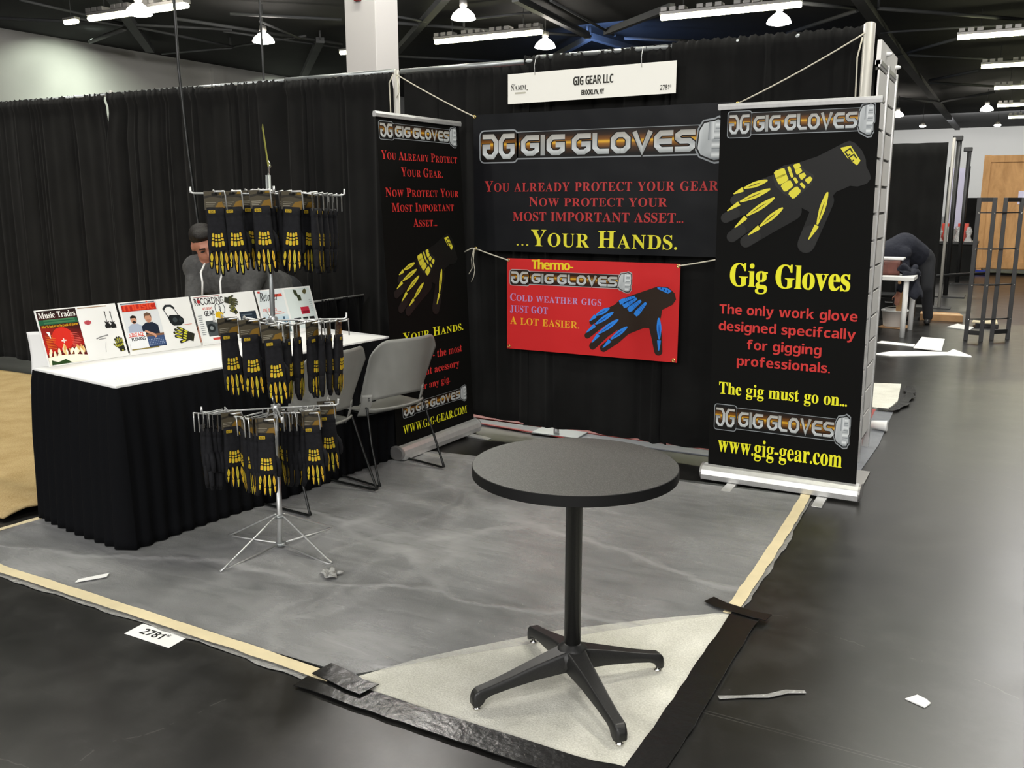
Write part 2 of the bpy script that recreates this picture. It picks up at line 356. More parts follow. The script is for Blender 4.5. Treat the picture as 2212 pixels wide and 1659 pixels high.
# ------------------------------------------------------------------ flat printed art on a panel
class Art:
    def __init__(s, mb, o, u, v, mi=1, step=.0005, base=.0008):
        s.mb = mb; s.o = Vector(o); s.u = Vector(u); s.v = Vector(v); s.n = Vector(u).cross(Vector(v)).normalized(); s.mi = mi; s.st = step; s.b = base
    def P(s, x, y, k=0): return s.o + s.u * x + s.v * y + s.n * (s.b + s.st * k)
    def poly(s, pts, col, k=0):
        if isinstance(col, str): col = hx(col)
        a = sum(pts[i - 1][0] * pts[i][1] - pts[i][0] * pts[i - 1][1] for i in range(len(pts)))
        cols = list(col) if isinstance(col, list) else None
        if a < 0:
            pts = pts[::-1]
            if cols: cols = cols[::-1]
        s.mb.add([s.P(x, y, k) for x, y in pts], [tuple(range(len(pts)))], s.mi, cols if cols else col)
    def rect(s, x0, y0, x1, y1, col, k=0): s.poly([(x0, y0), (x1, y0), (x1, y1), (x0, y1)], col, k)
    def rrect(s, x0, y0, x1, y1, r, col, k=0):
        p = []
        for cx, cy, a0 in ((x1 - r, y0 + r, -90), (x1 - r, y1 - r, 0), (x0 + r, y1 - r, 90), (x0 + r, y0 + r, 180)):
            for i in range(5):
                a = math.radians(a0 + 22.5 * i); p.append((cx + r * math.cos(a), cy + r * math.sin(a)))
        s.poly(p, col, k)
    def text(s, t, x0, x1, y, cap, col, font='serif', k=0, small=None, gap=.075, grad=None, slant=0):
        """fit the line between x0 and x1 with its baseline at y and capitals CAP tall"""
        if isinstance(col, str): col = hx(col)
        items = []; x = 0
        for ch in t:
            if ch == ' ': x += .30; continue
            sz = 1
            if small and ch.islower(): ch = ch.upper(); sz = small
            vs, fs, a, b = GL[font, ch]
            items.append((vs, fs, x - a * sz, sz)); x += (b - a) * sz + gap * (1 if not small else .9)
        tot = x - gap; sx = (x1 - x0) / tot; sy = cap / {'serif': .676, 'sans': .714, 'ital': .67, 'plain': .70}[font]
        for vs, fs, ox, sz in items:
            pts = [(x0 + (ox + vx * sz) * sx + slant * vy * sz * sy, y + vy * sz * sy) for vx, vy in vs]
            cols = col if grad is None else [grad((py - y) / cap) for px, py in pts]
            s.mb.add([s.P(px, py, k) for px, py in pts], fs, s.mi, cols)
    def stroke(s, pts, wd, col, k=0, grad=None):
        n = len(pts); L = []; R_ = []; ws = wd if isinstance(wd, (list, tuple)) else [wd] * n
        for i in range(n):
            a = Vector(pts[max(i - 1, 0)]); b = Vector(pts[i]); c = Vector(pts[min(i + 1, n - 1)])
            d1 = (b - a).normalized() if i else (c - b).normalized(); d2 = (c - b).normalized() if i < n - 1 else d1
            t = (d1 + d2)
            if t.length < 1e-6: t = d1
            t.normalize(); nm = Vector((-t.y, t.x)); kk = min(1.8, 1 / max(.35, nm.dot(Vector((-d1.y, d1.x)))))
            L.append(b + nm * ws[i] / 2 * kk); R_.append(b - nm * ws[i] / 2 * kk)
        for i in range(n - 1):
            q = [tuple(R_[i]), tuple(R_[i + 1]), tuple(L[i + 1]), tuple(L[i])]
            s.poly(q, [grad(p[1]) for p in q] if grad else col, k)
    def capsule(s, pts, wd, col, k=0):
        """one closed outline: a tapering rounded stroke"""
        P_ = [Vector(p) for p in pts]; n = len(P_); ws = wd if isinstance(wd, (list, tuple)) else [wd] * n; Lf = []; Rt = []
        for i in range(n):
            t = (P_[min(i + 1, n - 1)] - P_[max(i - 1, 0)]).normalized(); nm = Vector((-t.y, t.x)); Lf.append(P_[i] + nm * ws[i] / 2); Rt.append(P_[i] - nm * ws[i] / 2)
        def cap(c, a, r):
            return [c + Vector((math.cos(a + PI * q / 8), math.sin(a + PI * q / 8))) * r for q in range(1, 8)]
        d1 = (P_[-1] - P_[-2]).normalized(); d0 = (P_[1] - P_[0]).normalized(); a1 = math.atan2(-d1.x, d1.y); a0 = math.atan2(d0.x, -d0.y)
        s.poly([tuple(p) for p in Rt + cap(P_[-1], a1, ws[-1] / 2) + Lf[::-1] + cap(P_[0], a0, ws[0] / 2)], col, k)
    def disc(s, c, r, col, k=0, n=14, ry=None):
        s.poly([(c[0] + r * math.cos(2 * PI * i / n), c[1] + (ry or r) * math.sin(2 * PI * i / n)) for i in range(n)], col, k)
    def leaf(s, a, b, wd, col, k=0, blunt=False):
        a = Vector(a); b = Vector(b); d = b - a; nm = Vector((-d.y, d.x)).normalized()
        prof = ((0, .25), (.12, .62), (.35, .95), (.55, 1), (.8, .66), (1, .3)) if not blunt else ((0, 1), (.2, .9), (.6, .6), (1, .22))
        s.poly([tuple(a + d * t + nm * wd / 2 * h) for t, h in prof] + [tuple(a + d * t - nm * wd / 2 * h) for t, h in reversed(prof)], col, k)
    def cell(s, a, b, w0, w1, col, k=0):
        a = Vector(a); b = Vector(b); d = b - a; nm = Vector((-d.y, d.x)).normalized()
        s.poly([tuple(a + nm * w0 * .35), tuple(a + d * .18 + nm * w0 / 2), tuple(a + d * .82 + nm * w1 / 2), tuple(b + nm * w1 * .35),
                tuple(b - nm * w1 * .35), tuple(a + d * .82 - nm * w1 / 2), tuple(a + d * .18 - nm * w0 / 2), tuple(a - nm * w0 * .35)], col, k)

CHR = [(0, hx('#8f9494')), (.2, hx('#c9cdcd')), (.42, hx('#a9aeb0')), (.5, hx('#5f6467')), (.58, hx('#9a9b98')), (.8, hx('#b9b8b2')), (1.0, hx('#98968f'))]
def ramp_at(st, t):
    t = max(st[0][0], min(st[-1][0], t))
    for (a, ca), (b, cb) in zip(st, st[1:]):
        if t <= b: return mix(ca, cb, (t - a) / (b - a))
    return st[-1][1]
LET = {'G': (1, [[(1, .88), (.34, .88), (.12, .68), (.12, .32), (.34, .12), (.66, .12), (.88, .26), (.88, .5), (.5, .5)]]), 'I': (.24, [[(.12, 0), (.12, 1)]]),
       'L': (.86, [[(.12, 1), (.12, .32), (.32, .12), (.86, .12)]]), 'O': (1, [[(.5, .12), (.34, .12), (.12, .32), (.12, .68), (.34, .88), (.66, .88), (.88, .68), (.88, .32), (.66, .12), (.48, .12)]]),
       'V': (1, [[(.1, 1), (.5, .1), (.9, 1)]]), 'E': (.92, [[(.92, .88), (.32, .88), (.12, .68), (.12, .32), (.32, .12), (.92, .12)], [(.12, .5), (.86, .5)]]),
       'S': (.96, [[(.96, .88), (.3, .88), (.12, .76), (.12, .62), (.28, .5), (.68, .5), (.84, .38), (.84, .24), (.68, .12), (0, .12)]])}
def logo(A, x0, x1, yb, yt, k=0, ink='#0d0d0c', silver='#8b9093'):
    W = x1 - x0; yc = (yb + yt) / 2; H = yt - yb; bx = x0 + .175 * W; bar0 = yc - .40 * H; bar1 = yc + .42 * H; t = .0045 * W + .0008
    A.rrect(bx - .02 * W, bar0, x0 + .92 * W, bar1, .01 * W, silver, k); A.rrect(bx - .02 * W, bar0 + t, x0 + .92 * W, bar1 - t, .008 * W, ink, k + 1)
    A.rrect(x0, yb, bx, yt, .022 * W, silver, k + 1); A.rrect(x0 + t, yb + t, bx - t, yt - t, .018 * W, ink, k + 2)
    band = [(.22, hx(ink)), (.38, hx('#3a2209')), (.5, hx('#8a5a18')), (.56, hx('#d6a52c')), (.62, hx('#74470f')), (.76, hx('#2a190a')), (.9, hx(ink))]
    for (a, ca), (b, cb) in zip(band, band[1:]):
        for xa, xb in ((x0 + .01 * W, bx - .008 * W), (bx + .004 * W, x0 + .895 * W)):
            ya, y2 = (yb + H * a, yb + H * b)
            A.poly([(xa, ya), (xb, ya), (xb, y2), (xa, y2)], [ca, ca, cb, cb], k + 3)
    def word(s_, xa, xb, y0, y1, gap, mirror_first=False):
        tot = sum(LET[c][0] if c != ' ' else .20 for c in s_) + gap * (len(s_) - 1); sx = (xb - xa) / tot; x = xa; hh = y1 - y0
        for i, c in enumerate(s_):
            if c == ' ': x += (.20 + gap) * sx; continue
            wdt, ps = LET[c]
            for e_, p in enumerate(ps):
                q = [((wdt - px) if (mirror_first and i == 0) else px, py) for px, py in p]
                q = [(x + px * sx, y0 + py * hh) for px, py in q]; th = .24 * min(sx * 1.1, hh)
                A.stroke(q, th * 1.45, hx('#15120d'), k + 4 + .3 * e_)
                A.stroke(q, th, None, k + 5 + .3 * e_, grad=lambda y: ramp_at(CHR, (y - y0) / hh))
            x += (wdt + gap) * sx
    word('GG', x0 + .016 * W, bx - .016 * W, yb + .1 * H, yt - .1 * H, .06, True)
    word('GIG GLOVES', bx + .014 * W, x0 + .885 * W, yc - .30 * H, yc + .30 * H, .09)
    # clenched fist on the end of the bar
    fx = x0 + .885 * W; fw = x1 - fx; fy0 = yc - .64 * H; fh = 1.28 * H
    def F(p): return [(fx + a * fw, fy0 + b * fh) for a, b in p]
    out = [(.0, .30), (.12, .14), (.62, .0), (.86, .02), (.9, .1), (.98, .14), (.94, .36), (1.0, .42), (.98, .62), (1.0, .68), (.98, .92), (.84, .97), (.72, 1.0), (.6, .96), (.22, .92), (.06, .74)]
    c = Vector((.52, .5)); A.poly(F(out), silver, k + 4)
    A.poly(F([tuple(c + (Vector(p) - c) * .92) for p in out]), ink, k + 5)
    body = [tuple(c + (Vector(p) - c) * .84) for p in out]
    A.poly(F(body), [ramp_at([(0, hx('#70767a')), (.5, hx('#d3d7d8')), (1, hx('#aeb3b4'))], p[1]) for p in body], k + 6)
    for i in range(4):
        b0 = .10 + .205 * i; xr = (.78, .86, .86, .84)[i]
        for a, b, ca, cb in ((0, .09, '#6f767a', '#d9dddd'), (.09, .18, '#d9dddd', '#878d90')):
            A.poly(F([(.52 if i < 3 else .62, b0 + a), (xr, b0 + a), (xr, b0 + b), (.52 if i < 3 else .62, b0 + b)]), [hx(ca), hx(ca), hx(cb), hx(cb)], k + 7)
    A.poly(F([(.40, .5), (.58, .52), (.58, .88), (.42, .88)]), [hx('#7b8184'), hx('#d6dadb'), hx('#d6dadb'), hx('#7b8184')], k + 8)

GLOVE_A = dict(
    cuff=[(.642, 1.758), (.666, 1.766), (.692, 1.755), (.728, 1.718), (.749, 1.674), (.753, 1.64), (.771, 1.606), (.779, 1.58), (.761, 1.555), (.718, 1.541), (.681, 1.545), (.645, 1.528), (.618, 1.518), (.596, 1.49), (.560, 1.43), (.507, 1.406), (.449, 1.434), (.394, 1.405), (.296, 1.476), (.277, 1.57), (.304, 1.627), (.346, 1.651), (.43, 1.667), (.513, 1.693)],
    fingers=[([(.3063, 1.5696), (.1758, 1.5274), (.0952, 1.4728)], (.075, .065, .05)), ([(.3228, 1.5266), (.1792, 1.4473), (.0492, 1.3802)], (.08, .068, .055)), ([(.3397, 1.4764), (.2048, 1.3743), (.0877, 1.2803)], (.085, .07, .06)), ([(.4001, 1.4192), (.2878, 1.3388), (.1648, 1.2558)], (.10, .075, .064)), ([(.5582, 1.4703), (.5292, 1.3845), (.48, 1.2482)], (.10, .095, .09))],
    bones=[[(.2659, 1.5772), (.1417, 1.5363), (.1382, 1.5312), (.0877, 1.5074)], [(.2826, 1.5325), (.1243, 1.4655), (.1201, 1.4581), (.0569, 1.4174)], [(.3065, 1.4872), (.1628, 1.3923), (.1593, 1.3849), (.101, 1.3289)], [(.3525, 1.4355), (.2361, 1.3381), (.2331, 1.334), (.1761, 1.2908)], [(.5741, 1.5147), (.5311, 1.3511), (.5301, 1.3457), (.4914, 1.2736)]],
    pad=[(.2904, 1.5984), (.3181, 1.6265), (.3744, 1.6503), (.4341, 1.6597), (.4496, 1.6314), (.5038, 1.5991), (.4922, 1.5537), (.425, 1.4905), (.3969, 1.482), (.3528, 1.505), (.3073, 1.5481)],
    rows=[[(.303, 1.600), (.43, 1.653)], [(.317, 1.570), (.438, 1.629)], [(.345, 1.532), (.458, 1.606)], [(.388, 1.494), (.490, 1.588)]],
    patch=[(.6232, 1.7328), (.673, 1.7424), (.724, 1.6677), (.7088, 1.6442), (.6597, 1.6827)])
GLOVE_B = dict(
    cuff=[(1.0527, .4557), (1.1185, .4524), (1.1588, .4198), (1.1699, .3828), (1.1483, .3502), (1.0839, .3151), (1.0788, .2703), (1.05, .20), (.974, .1995), (.8729, .1538), (.8081, .20), (.7369, .29), (.8122, .3645), (.907, .4014), (.987, .4306)],
    fingers=[([(.80, .315), (.6889, .2599), (.6254, .2133)], (.05, .045, .034)), ([(.80, .282), (.69, .2072), (.5963, .125)], (.055, .048, .038)), ([(.8392, .2422), (.7196, .1497), (.6335, .0608)], (.062, .055, .046)), ([(.8786, .2098), (.7907, .1151), (.7081, .0529)], (.075, .056, .048)), ([(1.0336, .2391), (1.0563, .1472), (1.0692, .061)], (.075, .068, .052))],
    bones=[[(.7441, .3089), (.6535, .2565), (.652, .2545), (.6099, .2187)], [(.7712, .2843), (.651, .2014), (.6476, .1946), (.5897, .1442)], [(.805, .2407), (.6736, .1433), (.6737, .1366), (.6283, .0834)], [(.8648, .1989), (.7557, .1126), (.7523, .1058), (.7039, .0557)], [(1.0657, .2663), (1.0734, .1355), (1.0716, .129), (1.0724, .0658)]],
    pad=[(.8058, .3448), (.9004, .3947), (.9894, .3544), (.9448, .2686), (.904, .2694), (.8203, .3196)],
    rows=[[(.8093, .3449), (.9109, .3856)], [(.834, .3236), (.9213, .3765)], [(.869, .2997), (.9487, .3651)], [(.9141, .2732), (.9827, .3541)]],
    patch=[(1.0495, .4524), (1.1121, .449), (1.1421, .4315), (1.1198, .4148), (1.0532, .44)])
def glove_art(A, G, mp, k, fab, tip, ink, bw, rw, padcol='#272725', whole=False):
    def m(p): return mp(*p)
    sc_ = (Vector(m((1, 0))) - Vector(m((0, 0)))).length
    for i, (pts, ws) in enumerate(G['fingers']):
        q = [m(p) for p in pts]; A.capsule(q, [x * sc_ for x in ws], fab, k + .4 * i)
        A.capsule([tuple(Vector(q[1]).lerp(Vector(q[2]), .62)), q[2]], [ws[2] * sc_ * 1.02, ws[2] * sc_ * .96], tip, k + 2.2 + .3 * i)
    k += 1
    A.poly([m(p) for p in G['cuff']], fab, k + 1.4)
    A.poly([m(p) for p in G['pad']], padcol, k + 2.2)
    for a, b, c_, d in G['bones']:
        A.leaf(m(a), m(b), bw * sc_, ink, k + 3); A.leaf(m(c_), m(d), bw * .8 * sc_, ink, k + 3, blunt=True)
        va, vb = Vector(m(a)), Vector(m(b)); A.leaf(tuple(va.lerp(vb, .3)), tuple(va.lerp(vb, .85)), bw * .16 * sc_, '#5c5218' if not whole else '#173b86', k + 4)
    for a, b in G['rows']:
        a, b = Vector(m(a)), Vector(m(b))
        if whole:
            A.cell(tuple(a), tuple(b), rw * sc_, rw * .6 * sc_, ink, k + 3)
            for t in (.4, .52, .64, .76): A.cell(tuple(a.lerp(b, t)), tuple(a.lerp(b, t + .02)), rw * .9 * sc_, rw * .8 * sc_, '#15408f', k + 4)
        else:
            for t0, t1, f0, f1 in ((0, .42, 1.05, .95), (.53, .64, .8, .75), (.76, 1, .72, .55)):
                A.cell(tuple(a.lerp(b, t0)), tuple(a.lerp(b, t1)), rw * f0 * sc_, rw * f1 * sc_, ink, k + 3)
    pt = [m(p) for p in G['patch']]; A.poly(pt, ink, k + 3)
    c = sum((Vector(p) for p in pt), Vector((0, 0))) / len(pt)
    if not whole:
        d = (Vector(pt[2]) - Vector(pt[1])).normalized(); nrm = Vector((-d.y, d.x)); s_ = .020 * sc_
        for off in (-1.0, .75):
            o = c + d * off * s_ * 1.0
            A.stroke([tuple(o + d * s_ * .6 + nrm * s_ * .7), tuple(o - d * s_ * .6 + nrm * s_ * .7), tuple(o - d * s_ * .6 - nrm * s_ * .7), tuple(o + d * s_ * .6 - nrm * s_ * .7), tuple(o + d * s_ * .6)], .007 * sc_, '#2c2a14', k + 4)
    else:
        for off in (-.02, 0, .02): A.cell((c.x + off * sc_ - .004, c.y - off * .35 * sc_), (c.x + off * sc_ + .004, c.y - off * .35 * sc_), .012 * sc_, .012 * sc_, '#12357a', k + 4)

# ================================================================== SETTING
struct(MB().box((-38, -46, -.3), (42, 104, 0)).build('floor', 'floor'))
struct(MB().box((-38, -46, 9.0), (42, 104, 9.3)).build('ceiling', 'ceil'))
wl = MB().box((-36.4, -46, 0), (-36, 104, 9))
for y in (33.2, 45): wl.box((-36, y, 0), (-35.75, y + .8, 8.8))
struct(wl.build('wall_left', 'wallw'))
struct(MB().box((-36, 102.5, 0), (42, 102.9, 9)).build('wall_back', 'white'))
struct(MB().box((40, -46, 0), (40.4, 102.5, 9)).build('wall_right', 'wallw'))
struct(MB().box((-36, -46, 0), (40, -45.6, 9)).build('wall_front', 'wallw'))
# square pillar behind the drape
struct(MB().box((-7.95, 9.62, 0), (-7.22, 10.36, 8.98)).build('pillar', 'pillar', bevel=.012))
t = empty('fire_alarm', (-7.60, 9.58, 5.42), 'red fire alarm box mounted high on the white pillar', 'fire alarm')
MB().box((-.07, -.03, -.11), (.07, .04, .11)).build('housing', 'redp', t, bevel=.012)
MB().box((-.035, -.045, -.02), (.035, -.03, .08)).build('strobe_lens', 'white', t, bevel=.006)

# roof steel: each truss is one thing made of beams
TR = {
 'dark grey roof truss over the long white wall': [(-24.5, 17.7, -33.0, 26.6, .19), (-28.0, 16.7, -28.5, 21.7, .05), (-31.8, 18.2, -25.5, 24.4, .06), (-28.4, 21.5, -28.6, 27.5, .06), (-33.1, 23.4, -29.1, 22.0, .1), (-32.9, 27.2, -28.6, 27.5, .05), (-28.7, 19.6, -28.5, 21.4, .05)],
 'dark grey roof truss just left of the white pillar': [(-25.9, 21.8, -23.9, 29.6, .07), (-24.0, 28.2, -33.3, 37.7, .18), (-28.8, 27.6, -23.8, 27.0, .05), (-26.0, 24.4, -24.4, 30.0, .05), (-23.0, 21.8, -20.0, 24.7, .06), (-23.0, 23.4, -24.2, 27.1, .05)],
 'dark grey roof truss with a diagonal just right of the white pillar': [(-14.4, 23.5, -23.0, 32.6, .15), (-18.7, 26.5, -16.9, 28.8, .07), (-16.9, 28.8, -12.9, 32.9, .06), (-23.6, 33.2, -19.9, 37.4, .06), (-17.8, 25.1, -17.3, 26.6, .05)],
 'bluish lit roof truss above the white exhibitor sign': [(-12.4, 24.9, -13.1, 32.8, .13), (-13.1, 32.8, -12.5, 38.2, .14), (-13.1, 33.1, -17.6, 38.1, .12), (-15.9, 27.1, -12.9, 27.1, .05), (-11.3, 25.5, -11.9, 33.0, .05), (-11.9, 32.0, -7.8, 28.4, .11), (-11.7, 33.6, -8.8, 36.2, .06)],
 'long dark grey roof truss running back behind the slatwall panel': [(-1.7, 30.2, -1.8, 44.4, .21), (-1.8, 44.4, -1.8, 97.4, .22), (-1.3, 32.6, 3.5, 37.6, .07), (-3.6, 30.2, -2.0, 32.1, .07), (-5.3, 36.0, -2.0, 32.4, .08), (-1.8, 37.5, 3.1, 38.2, .05), (-1.3, 43.6, .9, 40.6, .07), (-1.3, 44.2, 3.6, 49.2, .06), (-1.2, 54.9, 1.5, 51.5, .08), (-1.2, 55.8, 3.1, 60.6, .07), (-1.4, 67.5, 2.0, 62.7, .08), (-3.6, 63.5, -1.5, 67.8, .08)]}
for lab, segs in TR.items():
    ox, oy = segs[0][:2]; t = empty('roof_truss', (ox, oy, 8.6), lab, 'roof truss')
    for i, (a, b, c, d, r) in enumerate(segs):
        mb = MB(); p, q = Vector((a - ox, b - oy, -.02 * i)), Vector((c - ox, d - oy, -.02 * i))
        if r > .1:
            dd = (q - p).normalized(); s_ = Vector((-dd.y, dd.x, 0)) * r; h = Vector((0, 0, .12))
            mb.rings([[x + s_ + h, x - s_ + h, x - s_ - h, x + s_ - h] for x in (p, q)], smooth=False)
        else: mb.tube([p, q], r, 8)
        mb.build('beam', 'steel', t)
    for (a, b, c, d, r) in segs[:3]:
        MB().tube([(a - ox, b - oy, 0), (a - ox, b - oy, .39)], .05, 6).build('hanger', 'steel', t)

# strip lights: ceiling rows; labels say where each is seen
def strip_proto(L):
    t = empty('strip_light', (0, 0, 8), 'x', 'strip light', 'fluorescent strip lights under the hall roof')
    mb = MB(); mb.box((-L / 2, -.16, .06), (L / 2, .16, .16))
    n = int(L / .32)
    for i in range(n):
        x = -L / 2 + (i + .5) * L / n
        if (i % 4) != 3: mb.box((x - .11, -.2, .17), (x + .11, .2, .30))
    mb.build('housing', 'shade', t)
    tb = MB(); tb.rings([[Vector((x, .13 * math.cos(a), -.02 + .09 * math.sin(a))) for a in [2 * PI * j / 10 for j in range(10)]] for x in (-L / 2 + .02, L / 2 - .02)])
    tb.build('tube', 'tube_on', t)
    for x in (-L / 3, L / 3): MB().tube([(x, 0, .2), (x, 0, .99)], .012, 6).build('hanger', 'steel', t)
    return t
S0 = strip_proto(4.9)
STR = [(-5.48, 27.58, 'long lit fluorescent strip light above the gathered drape right of the exhibitor sign'), (-15.34, 28.0, 'lit fluorescent strip light between the white pillar and the exhibitor sign'),
       (-23.6, 18.0, 'lit fluorescent strip light at upper left beside the hanging black cable'), 
       (3.62, 37.0, 'nearest lit strip light of the receding row at upper right'), (4.2, 46.4, 'second nearest lit strip light of the receding row at upper right'), (4.6, 56.4, 'third nearest lit strip light of the receding row at upper right'),
       (4.6, 67.6, 'fourth nearest lit strip light of the receding row at upper right'), (5.2, 77.8, 'farthest lit strip light of the receding row above the far white wall'),
       (3.9, -.8, 'fluorescent strip light hanging high over the booth'), (3.9, 8.6, 'fluorescent strip light hanging high behind the slatwall panel'), (-5.5, -.8, 'fluorescent strip light hanging high over the tan carpet'), (-5.5, 8.6, 'fluorescent strip light hanging high in front of the pillar')]
for i, (x, y, lab) in enumerate(STR):
    o = S0 if i == 0 else copy_tree(S0)
    o.location = (x, y, 8); o['label'] = lab
for x, y, L, lab in ((-27.2, 18.1, .33, 'short lit strip light above the left white wall, left of the diagonal beam'), (-22.2, 28.4, .85, 'lit strip light peeking out at the left side of the white pillar')):
    t = empty('strip_light', (x, y, 8), lab, 'strip light', 'fluorescent strip lights under the hall roof')
    MB().box((-L, -.12, .06), (L, .12, .14)).build('housing', 'shade', t); MB().tube([(-L + .01, 0, 0), (L - .01, 0, 0)], .09, 10).build('tube', 'tube_on', t)
    MB().tube([(0, 0, .12), (0, 0, .99)], .012, 6).build('hanger', 'steel', t)

def pend_proto():
    t = empty('pendant_lamp', (0, 0, 7.6), 'x', 'pendant lamp', 'round pendant lamps under the hall roof')
    MB().lathe([(.05, .62), (.13, .60), (.13, .42), (.09, .38)], n=16).build('lamp_housing', 'shade', t)
    MB().lathe([(.10, .36), (.20, .30), (.36, .16), (.42, .02), (.41, .0)], n=22, cap=False).build('shade', 'bulb_on', t)
    MB().lathe([(.405, .01), (.2, -.05), (.02, -.08)], n=22).build('diffuser', 'bulb_on', t)
    MB().tube([(0, 0, .6), (0, 0, 1.39)], .02, 6).build('stem', 'steel', t)
    return t
P0 = pend_proto()
PEN = [(-13.18, 22.65, 'bright pendant lamp right of the white pillar near the top edge'), (-13.34, 29.2, 'bright pendant lamp above the exhibitor sign beside the blue steel'), (-3.96, 28.5, 'bright pendant lamp under the long strip light right of the sign'),
       (-22.4, 22.9, 'bright pendant lamp left of the white pillar'), (-22.2, 16.9, 'bright pendant lamp at the left end of the upper left strip light'), (-4.2, 68.1, 'small pendant lamp at the outer edge of the slatwall panel'),
       (1.57, 66.4, 'small far pendant lamp between the slatwall panel and the receding strip lights'),
       (-4, -.4, 'pendant lamp hanging high over the tan carpet'), (5, -.4, 'pendant lamp hanging high over the aisle'), (-4, 5.4, 'pendant lamp hanging high behind the left drapes'), (5, 5.4, 'pendant lamp hanging high behind the slatwall panel')]
for i, (x, y, lab) in enumerate(PEN):
    o = P0 if i == 0 else copy_tree(P0)
    o.location = (x, y, 7.6); o['label'] = lab
# small dim spots
for x, y, z, lab in ((-2.9, 73, 7.2, 'tiny lit ceiling spot just right of the slatwall panel'), (2.2, 72, 7.0, 'tiny lit ceiling spot below the far pendant lamp')):
    t = empty('ceiling_spot', (x, y, z), lab, 'ceiling spot'); MB().lathe([(.1, .3), (.22, .05)], n=12).build('can', 'shade', t); MB().ell((0, 0, 0), ((.24, 0, 0), (0, .24, 0), (0, 0, .09))).build('lens', 'bulb_on', t)
    MB().tube([(0, 0, .25), (0, 0, 9 - z)], .02, 6).build('stem', 'steel', t)
# hanging cables
def cable(name, pts, r, mat, lab, cat): return tag(MB().tube(pts, r, 6).build(name, mat), lab, cat)
cable('hanging_cable', [(-1.62, -.35, 9.0), (-1.62, -.35, 2.5), (-1.60, -.33, 1.9), (-1.56, -.30, 1.2), (-1.50, -.30, .01)], .011, 'wire', 'thin black cable hanging from the roof in front of the left drape', 'cable')
cable('hanging_cable', [(-1.65, .55, 9.0), (-1.65, .55, 2.3), (-1.65, .55, .01)], .009, 'wire', 'thin black cable dropping behind the left drape near the pillar', 'cable')

# ================================================================== PIPE AND DRAPE
def drape(name, x0, x1, z0, z1, y, lab, seed, folds, header=.10, amp=.016, mat='drape', cover=True, e0=0, e1=0):
    rnd = random.Random(seed); L = x1 - x0; ph = [rnd.uniform(0, 6.28) for _ in range(6)]
    fl = [(rnd.uniform(0, L), rnd.uniform(.008, .022), rnd.choice((-1, 1, 1)) * amp * rnd.uniform(.5, 1.5), rnd.uniform(-.03, .03), rnd.uniform(.4, 1)) for _ in range(folds)]
    fl += [(rnd.uniform(0, L), rnd.uniform(.04, .10), rnd.choice((-1, 1)) * amp * rnd.uniform(.4, .9), rnd.uniform(-.05, .05), 1) for _ in range(3)]
    fl += [(c + rnd.uniform(-.03, .03), w_ * .8, -a * .8, k_, t_) for c, w_, a, k_, t_ in fl[:folds // 2]]
    def fn(u, v):
        z = z0 + (z1 - z0) * v; low = max(0, min(1, (.93 - v) / .08))
        x = (x0 + e0 * low) * (1 - u) + (x1 + e1 * low) * u; s_ = L * u; h = max(0, (z - (z1 - header)) / header)
        w_ = .004 * math.sin(s_ * 17 + ph[0]) + .003 * math.sin(s_ * 41 + ph[1] + .6 * z)
        for c, wd, a, k_, t_ in fl:
            d = (s_ - c - k_ * (1 - v)) / (wd * (1 + .6 * (1 - v)))
            if -3 < d < 3: w_ += a * math.exp(-d * d) * (t_ + (1 - t_) * (1 - v)) * (1 - .8 * h)
        w_ += (.5 * h if h > 0 else 0) * (.009 * math.sin(s_ * 105 + ph[4] + 2.4 * math.sin(z * 33 + s_ * 7)) + .006 * math.sin(s_ * 190 + z * 50) - .012)
        if h > 0 and cover: w_ -= .014 * math.sin(min(1, h) * PI) ** .5
        dz = .005 * math.sin(s_ * 88 + ph[3]) + .003 * math.sin(s_ * 211) if v > .99 and cover else (.010 * math.sin(s_ * 5 + ph[1]) + .004 * math.sin(s_ * 17 + ph[2]) if v < .01 else 0)
        return (x, y + w_, z + dz)
    o = MB().grid(fn, max(60, int(L * 170)), 44).build(name, mat, solid=.003)
    return tag(o, lab, 'drape', 'black drapes of the back wall')
DY = .075
drape('black_drape', .055, 1.02, .075, 2.405, DY, 'smooth black drape panel hung between the left pole and the exhibitor sign', 1, 9, header=.05, amp=.013, cover=False)
drape('black_drape', .985, 2.00, .055, 2.455, DY + .008, 'black drape panel hanging directly behind the white exhibitor sign', 2, 12, header=.09)
drape('black_drape', 1.96, 3.01, .065, 2.465, DY, 'black drape panel between the exhibitor sign and the thick pole', 3, 12, header=.11)
drape('black_drape', -.99, -.030, .06, 2.42, DY, 'black drape panel just left of the slim pole by the left roll-up banner', 4, 11)
drape('black_drape', -1.98, -.96, .06, 2.435, DY + .008, 'black drape panel behind the spinning glove rack sign', 5, 9)
drape('black_drape', -2.935, -1.94, .06, 2.44, DY, 'black drape panel behind the hanging black cable', 6, 9, e0=-.045)
drape('black_drape', -4.03, -2.985, .06, 2.44, DY + .008, 'black drape panel left of the pale gap in the left drape wall', 7, 9, e1=.03)
drape('black_drape', -5.05, -3.99, .06, 2.44, DY, 'outermost black drape panel at the far left of the drape wall', 8, 9)
def post(x, y, h, r, lab, name='drape_pole', mat='post'):
    t = empty(name, (x, y, 0), lab, 'pole')
    MB().lathe([(r, .01), (r, h), (r * .6, h + .008)], n=16).build('pole', mat, t)
    b = MB().box((-.16, -.16, 0), (.16, .16, .012)).build('base_plate', 'shade', t, bevel=.003)
    return t
post(.01, DY - .015, 2.43, .020, 'slim pale drape pole with rope wound on it above the left roll-up banner')
post(3.045, DY - .03, 2.47, .030, 'thick pale drape pole at the right end of the back wall')
post(-2.958, DY + .05, 2.46, .016, 'slim pale drape pole showing in the gap of the left drapes')
